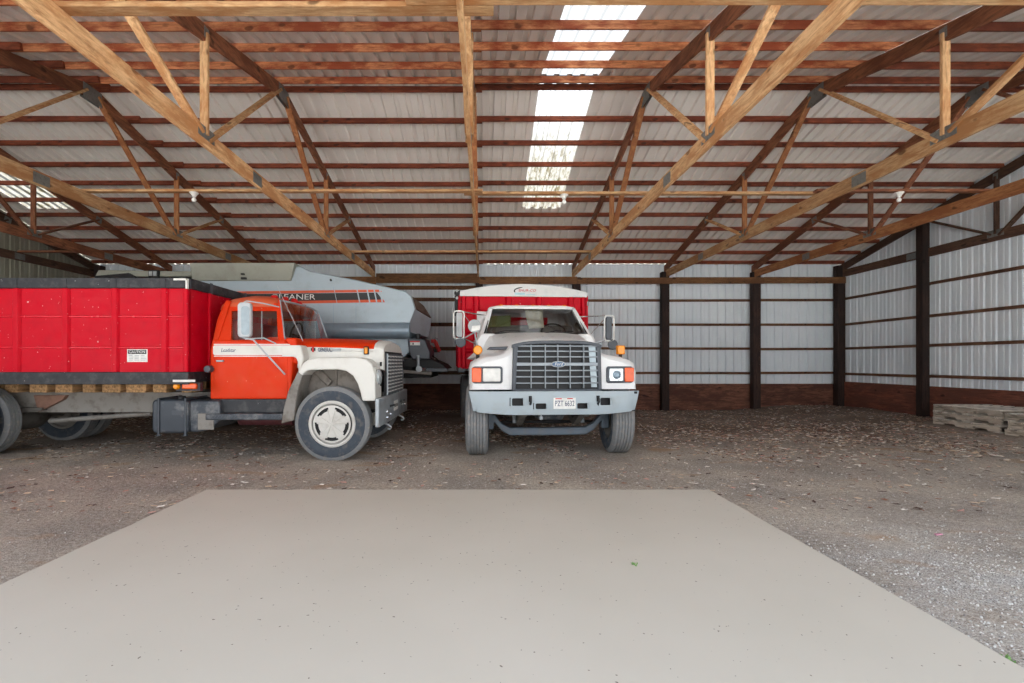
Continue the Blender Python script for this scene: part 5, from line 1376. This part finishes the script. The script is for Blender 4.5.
b = MB(); b.box(p0(400, 373)[0], p0(430, 376)[0], yn + .3, yfar - .6, p0(400, 378)[2], p0(400, 373.5)[2]); b.build('rear_beam', M['dark'], T, bevel=.01)
b = MB(); b.box(p0(380, 360)[0], p0(410, 360)[0], yn + .4, yfar - .7, 1.0, 1.35); b.build('rear_frame', M['dark'], T)
# red extinguisher bottle strapped to the tail, with its bracket
e0, e1 = P(439.5, 351.5, .2), P(435.5, 342, .2)
b = MB(); b.tube([e0, e1], .045, 12); d = (Vector(e1) - Vector(e0)).normalized(); b.tube([Vector(e1), Vector(e1) + d * .04, Vector(e1) + d * .06], [.045, .03, .018], 12)
ex = b.build('fire_extinguisher', M['decal_red'], T, label='red bottle on the combine tail')
b = MB(); b.tube([Vector(e1) + d * .05, Vector(e1) + d * .09 + Vector((.03, 0, .01)), Vector(e1) + d * .07 + Vector((.08, 0, 0))], .014, 6); b.build('bottle_valve', M['decal_pale'], ex)
b = MB(); b.box(e1[0] - .10, e1[0] - .02, .18, .24, e1[2] - .02, e1[2] + .06); b.build('red_reflector', M['red_lens'], T, bevel=.01)
b = MB(); b.box(e1[0] - .2, e0[0] + .0, .24, .27, e0[2] - .02, e0[2] + .06); b.build('bottle_bracket', M['dark'], T)
r0 = P(431, 347, .0); b = MB(); b.lathe([(0, -.02), (.04, -.015), (.04, .015), (0, .02)], 'y', r0, 12); b.build('rear_reflector', M['red_lens'], T)
# cab and work lamps at the front end
xa, xb = CF.xz(95, 270, yn + .1)[0], CF.xz(196, 270, yn + .1)[0]
z1 = CF.xz(150, 268.3, yn + .1)[1]
b = MB(); b.loft([[(xa, yn + .1, z1 - .16), (xb, yn + .1, z1 - .16), (xb, yfar, z1 - .16), (xa, yfar, z1 - .16)], [(xa + .05, yn + .12, z1 - .03), (xb, yn + .12, z1 - .06), (xb, yfar, z1 - .06), (xa + .05, yfar, z1 - .03)], [(xa + .2, yn + .3, z1), (xb, yn + .3, z1 - .04), (xb, yfar - .2, z1 - .04), (xa + .2, yfar - .2, z1)]]); rf = b.build('cab_roof', M['silver_dull'], T, smooth=50, bevel=.01, label='pale grey combine cab roof')
p = P(154.3, 274, yn + .09); b = MB(); b.box(p[0] - .10, p[0] + .10, yn + .05, yn + .12, p[2] - .075, p[2] + .075); wl = b.build('work_lamp', M['dark'], rf, bevel=.015)
b = MB()
b.box(p[0] - .075, p[0] - .01, yn + .04, yn + .055, p[2] - .045, p[2] + .045); b.build('lamp_lens', M['lamp'], T, loc=(0, 0, 0)).parent = rf
b = MB(); b.box(p[0] + .01, p[0] + .075, yn + .04, yn + .055, p[2] - .045, p[2] + .045); b.build('lamp_lens', M['lamp'], rf)
b = MB(); b.prism(XZ(yn + .05, (95, 276), (129, 273), (134, 276), (140, 285), (95, 285)), 'y', yn + .04, yn + .1); b.build('cab_visor', M['dark'], T)
for s in (0, 1):
    b = MB(); b.box(xa + .2, xb - .3, yn + .2 if s == 0 else yfar - .2, (yn + .22) if s == 0 else yfar - .18, 1.7, z1 - .16); b.build('cab_glass', M['glass'], T)
b = MB(); b.box(xa + .2, xa + .26, yn + .2, yfar - .2, 1.5, z1 - .16); b.box(xb - .36, xb - .3, yn + .2, yfar - .2, 1.5, z1 - .16); b.box(xa + .2, xb - .3, yn + .2, yfar - .2, 1.4, 1.72); b.build('cab_frame', M['silver_dull'], T)
# wheels under the body
wheel(T, (-2.0, -.55, .86), .88, .55, .42, 'y', 'drive_wheel', -1, 'plain', 4); wheel(T, (-2.0, .95, .86), .88, .55, .42, 'y', 'drive_wheel', 1, 'plain', 4)
wheel(T, (.95, -.25, .48), .50, .32, .24, 'y', 'steer_wheel', -1, 'plain', 4); wheel(T, (.95, .95, .48), .50, .32, .24, 'y', 'steer_wheel', 1, 'plain', 4)
b = MB(); b.tube([(-2.0, -.6, .86), (-2.0, 1.0, .86)], .12, 12); b.tube([(.95, -.3, .5), (.95, 1.0, .5)], .08, 10); b.box(-2.2, -1.8, -.2, .6, .8, 1.5); b.box(.85, 1.05, .2, .5, .5, 1.2); b.build('axles', M['underside'], T)
# ================================================================= camera, daylight
cam = bpy.data.cameras.new('camera'); co = bpy.data.objects.new('camera', cam); COL.objects.link(co)
co.location = (0, 0, CAMH); co.rotation_euler = (R(90), 0, 0)
cam.sensor_width = 36; cam.lens = FPX / 1024 * 36; cam.shift_x = (512 - CX) / 1024; cam.shift_y = (CY - 341.5) / 1024
cam.clip_start = .05; cam.clip_end = 300
scene.camera = co
w = bpy.data.worlds.new('overcast'); scene.world = w; w.use_nodes = True
nt = w.node_tree; nt.nodes.clear()
o = nt.nodes.new('ShaderNodeOutputWorld'); bg = nt.nodes.new('ShaderNodeBackground'); tc = nt.nodes.new('ShaderNodeTexCoord'); sp = nt.nodes.new('ShaderNodeSeparateXYZ'); rp = nt.nodes.new('ShaderNodeValToRGB')
nt.links.new(tc.outputs['Generated'], sp.inputs[0]); nt.links.new(sp.outputs[2], rp.inputs[0]); nt.links.new(rp.outputs[0], bg.inputs[0]); nt.links.new(bg.outputs[0], o.inputs[0])
e = rp.color_ramp.elements; e[0].position = 0; e[0].color = (1, .985, .96, 1); e[1].position = .8; e[1].color = (.62, .74, .92, 1)
q = e.new(.3); q.color = (.86, .92, 1, 1)
bg.inputs[1].default_value = 1.15
s = bpy.data.lights.new('hazy_sun', 'SUN'); so = bpy.data.objects.new('hazy_sun', s); COL.objects.link(so)
s.energy = 9.0; s.angle = R(3); s.color = (1, .975, .94)
az, el = R(160), R(48)        # sun behind the shed: the yard in front is bright, the doorway lies in shade
d = Vector((-math.sin(az) * math.cos(el), math.cos(az) * math.cos(el), -math.sin(el)))
so.rotation_euler = d.to_track_quat('-Z', 'Y').to_euler(); so.location = (4, 30, 30)
scene.view_settings.view_transform = 'Standard'; scene.view_settings.look = 'None'
scene.view_settings.gamma = 1; scene.view_settings.use_curve_mapping = False
scene.view_settings.exposure = 1.22
scene.cycles.diffuse_bounces = 6; scene.cycles.max_bounces = 12; scene.cycles.transparent_max_bounces = 12
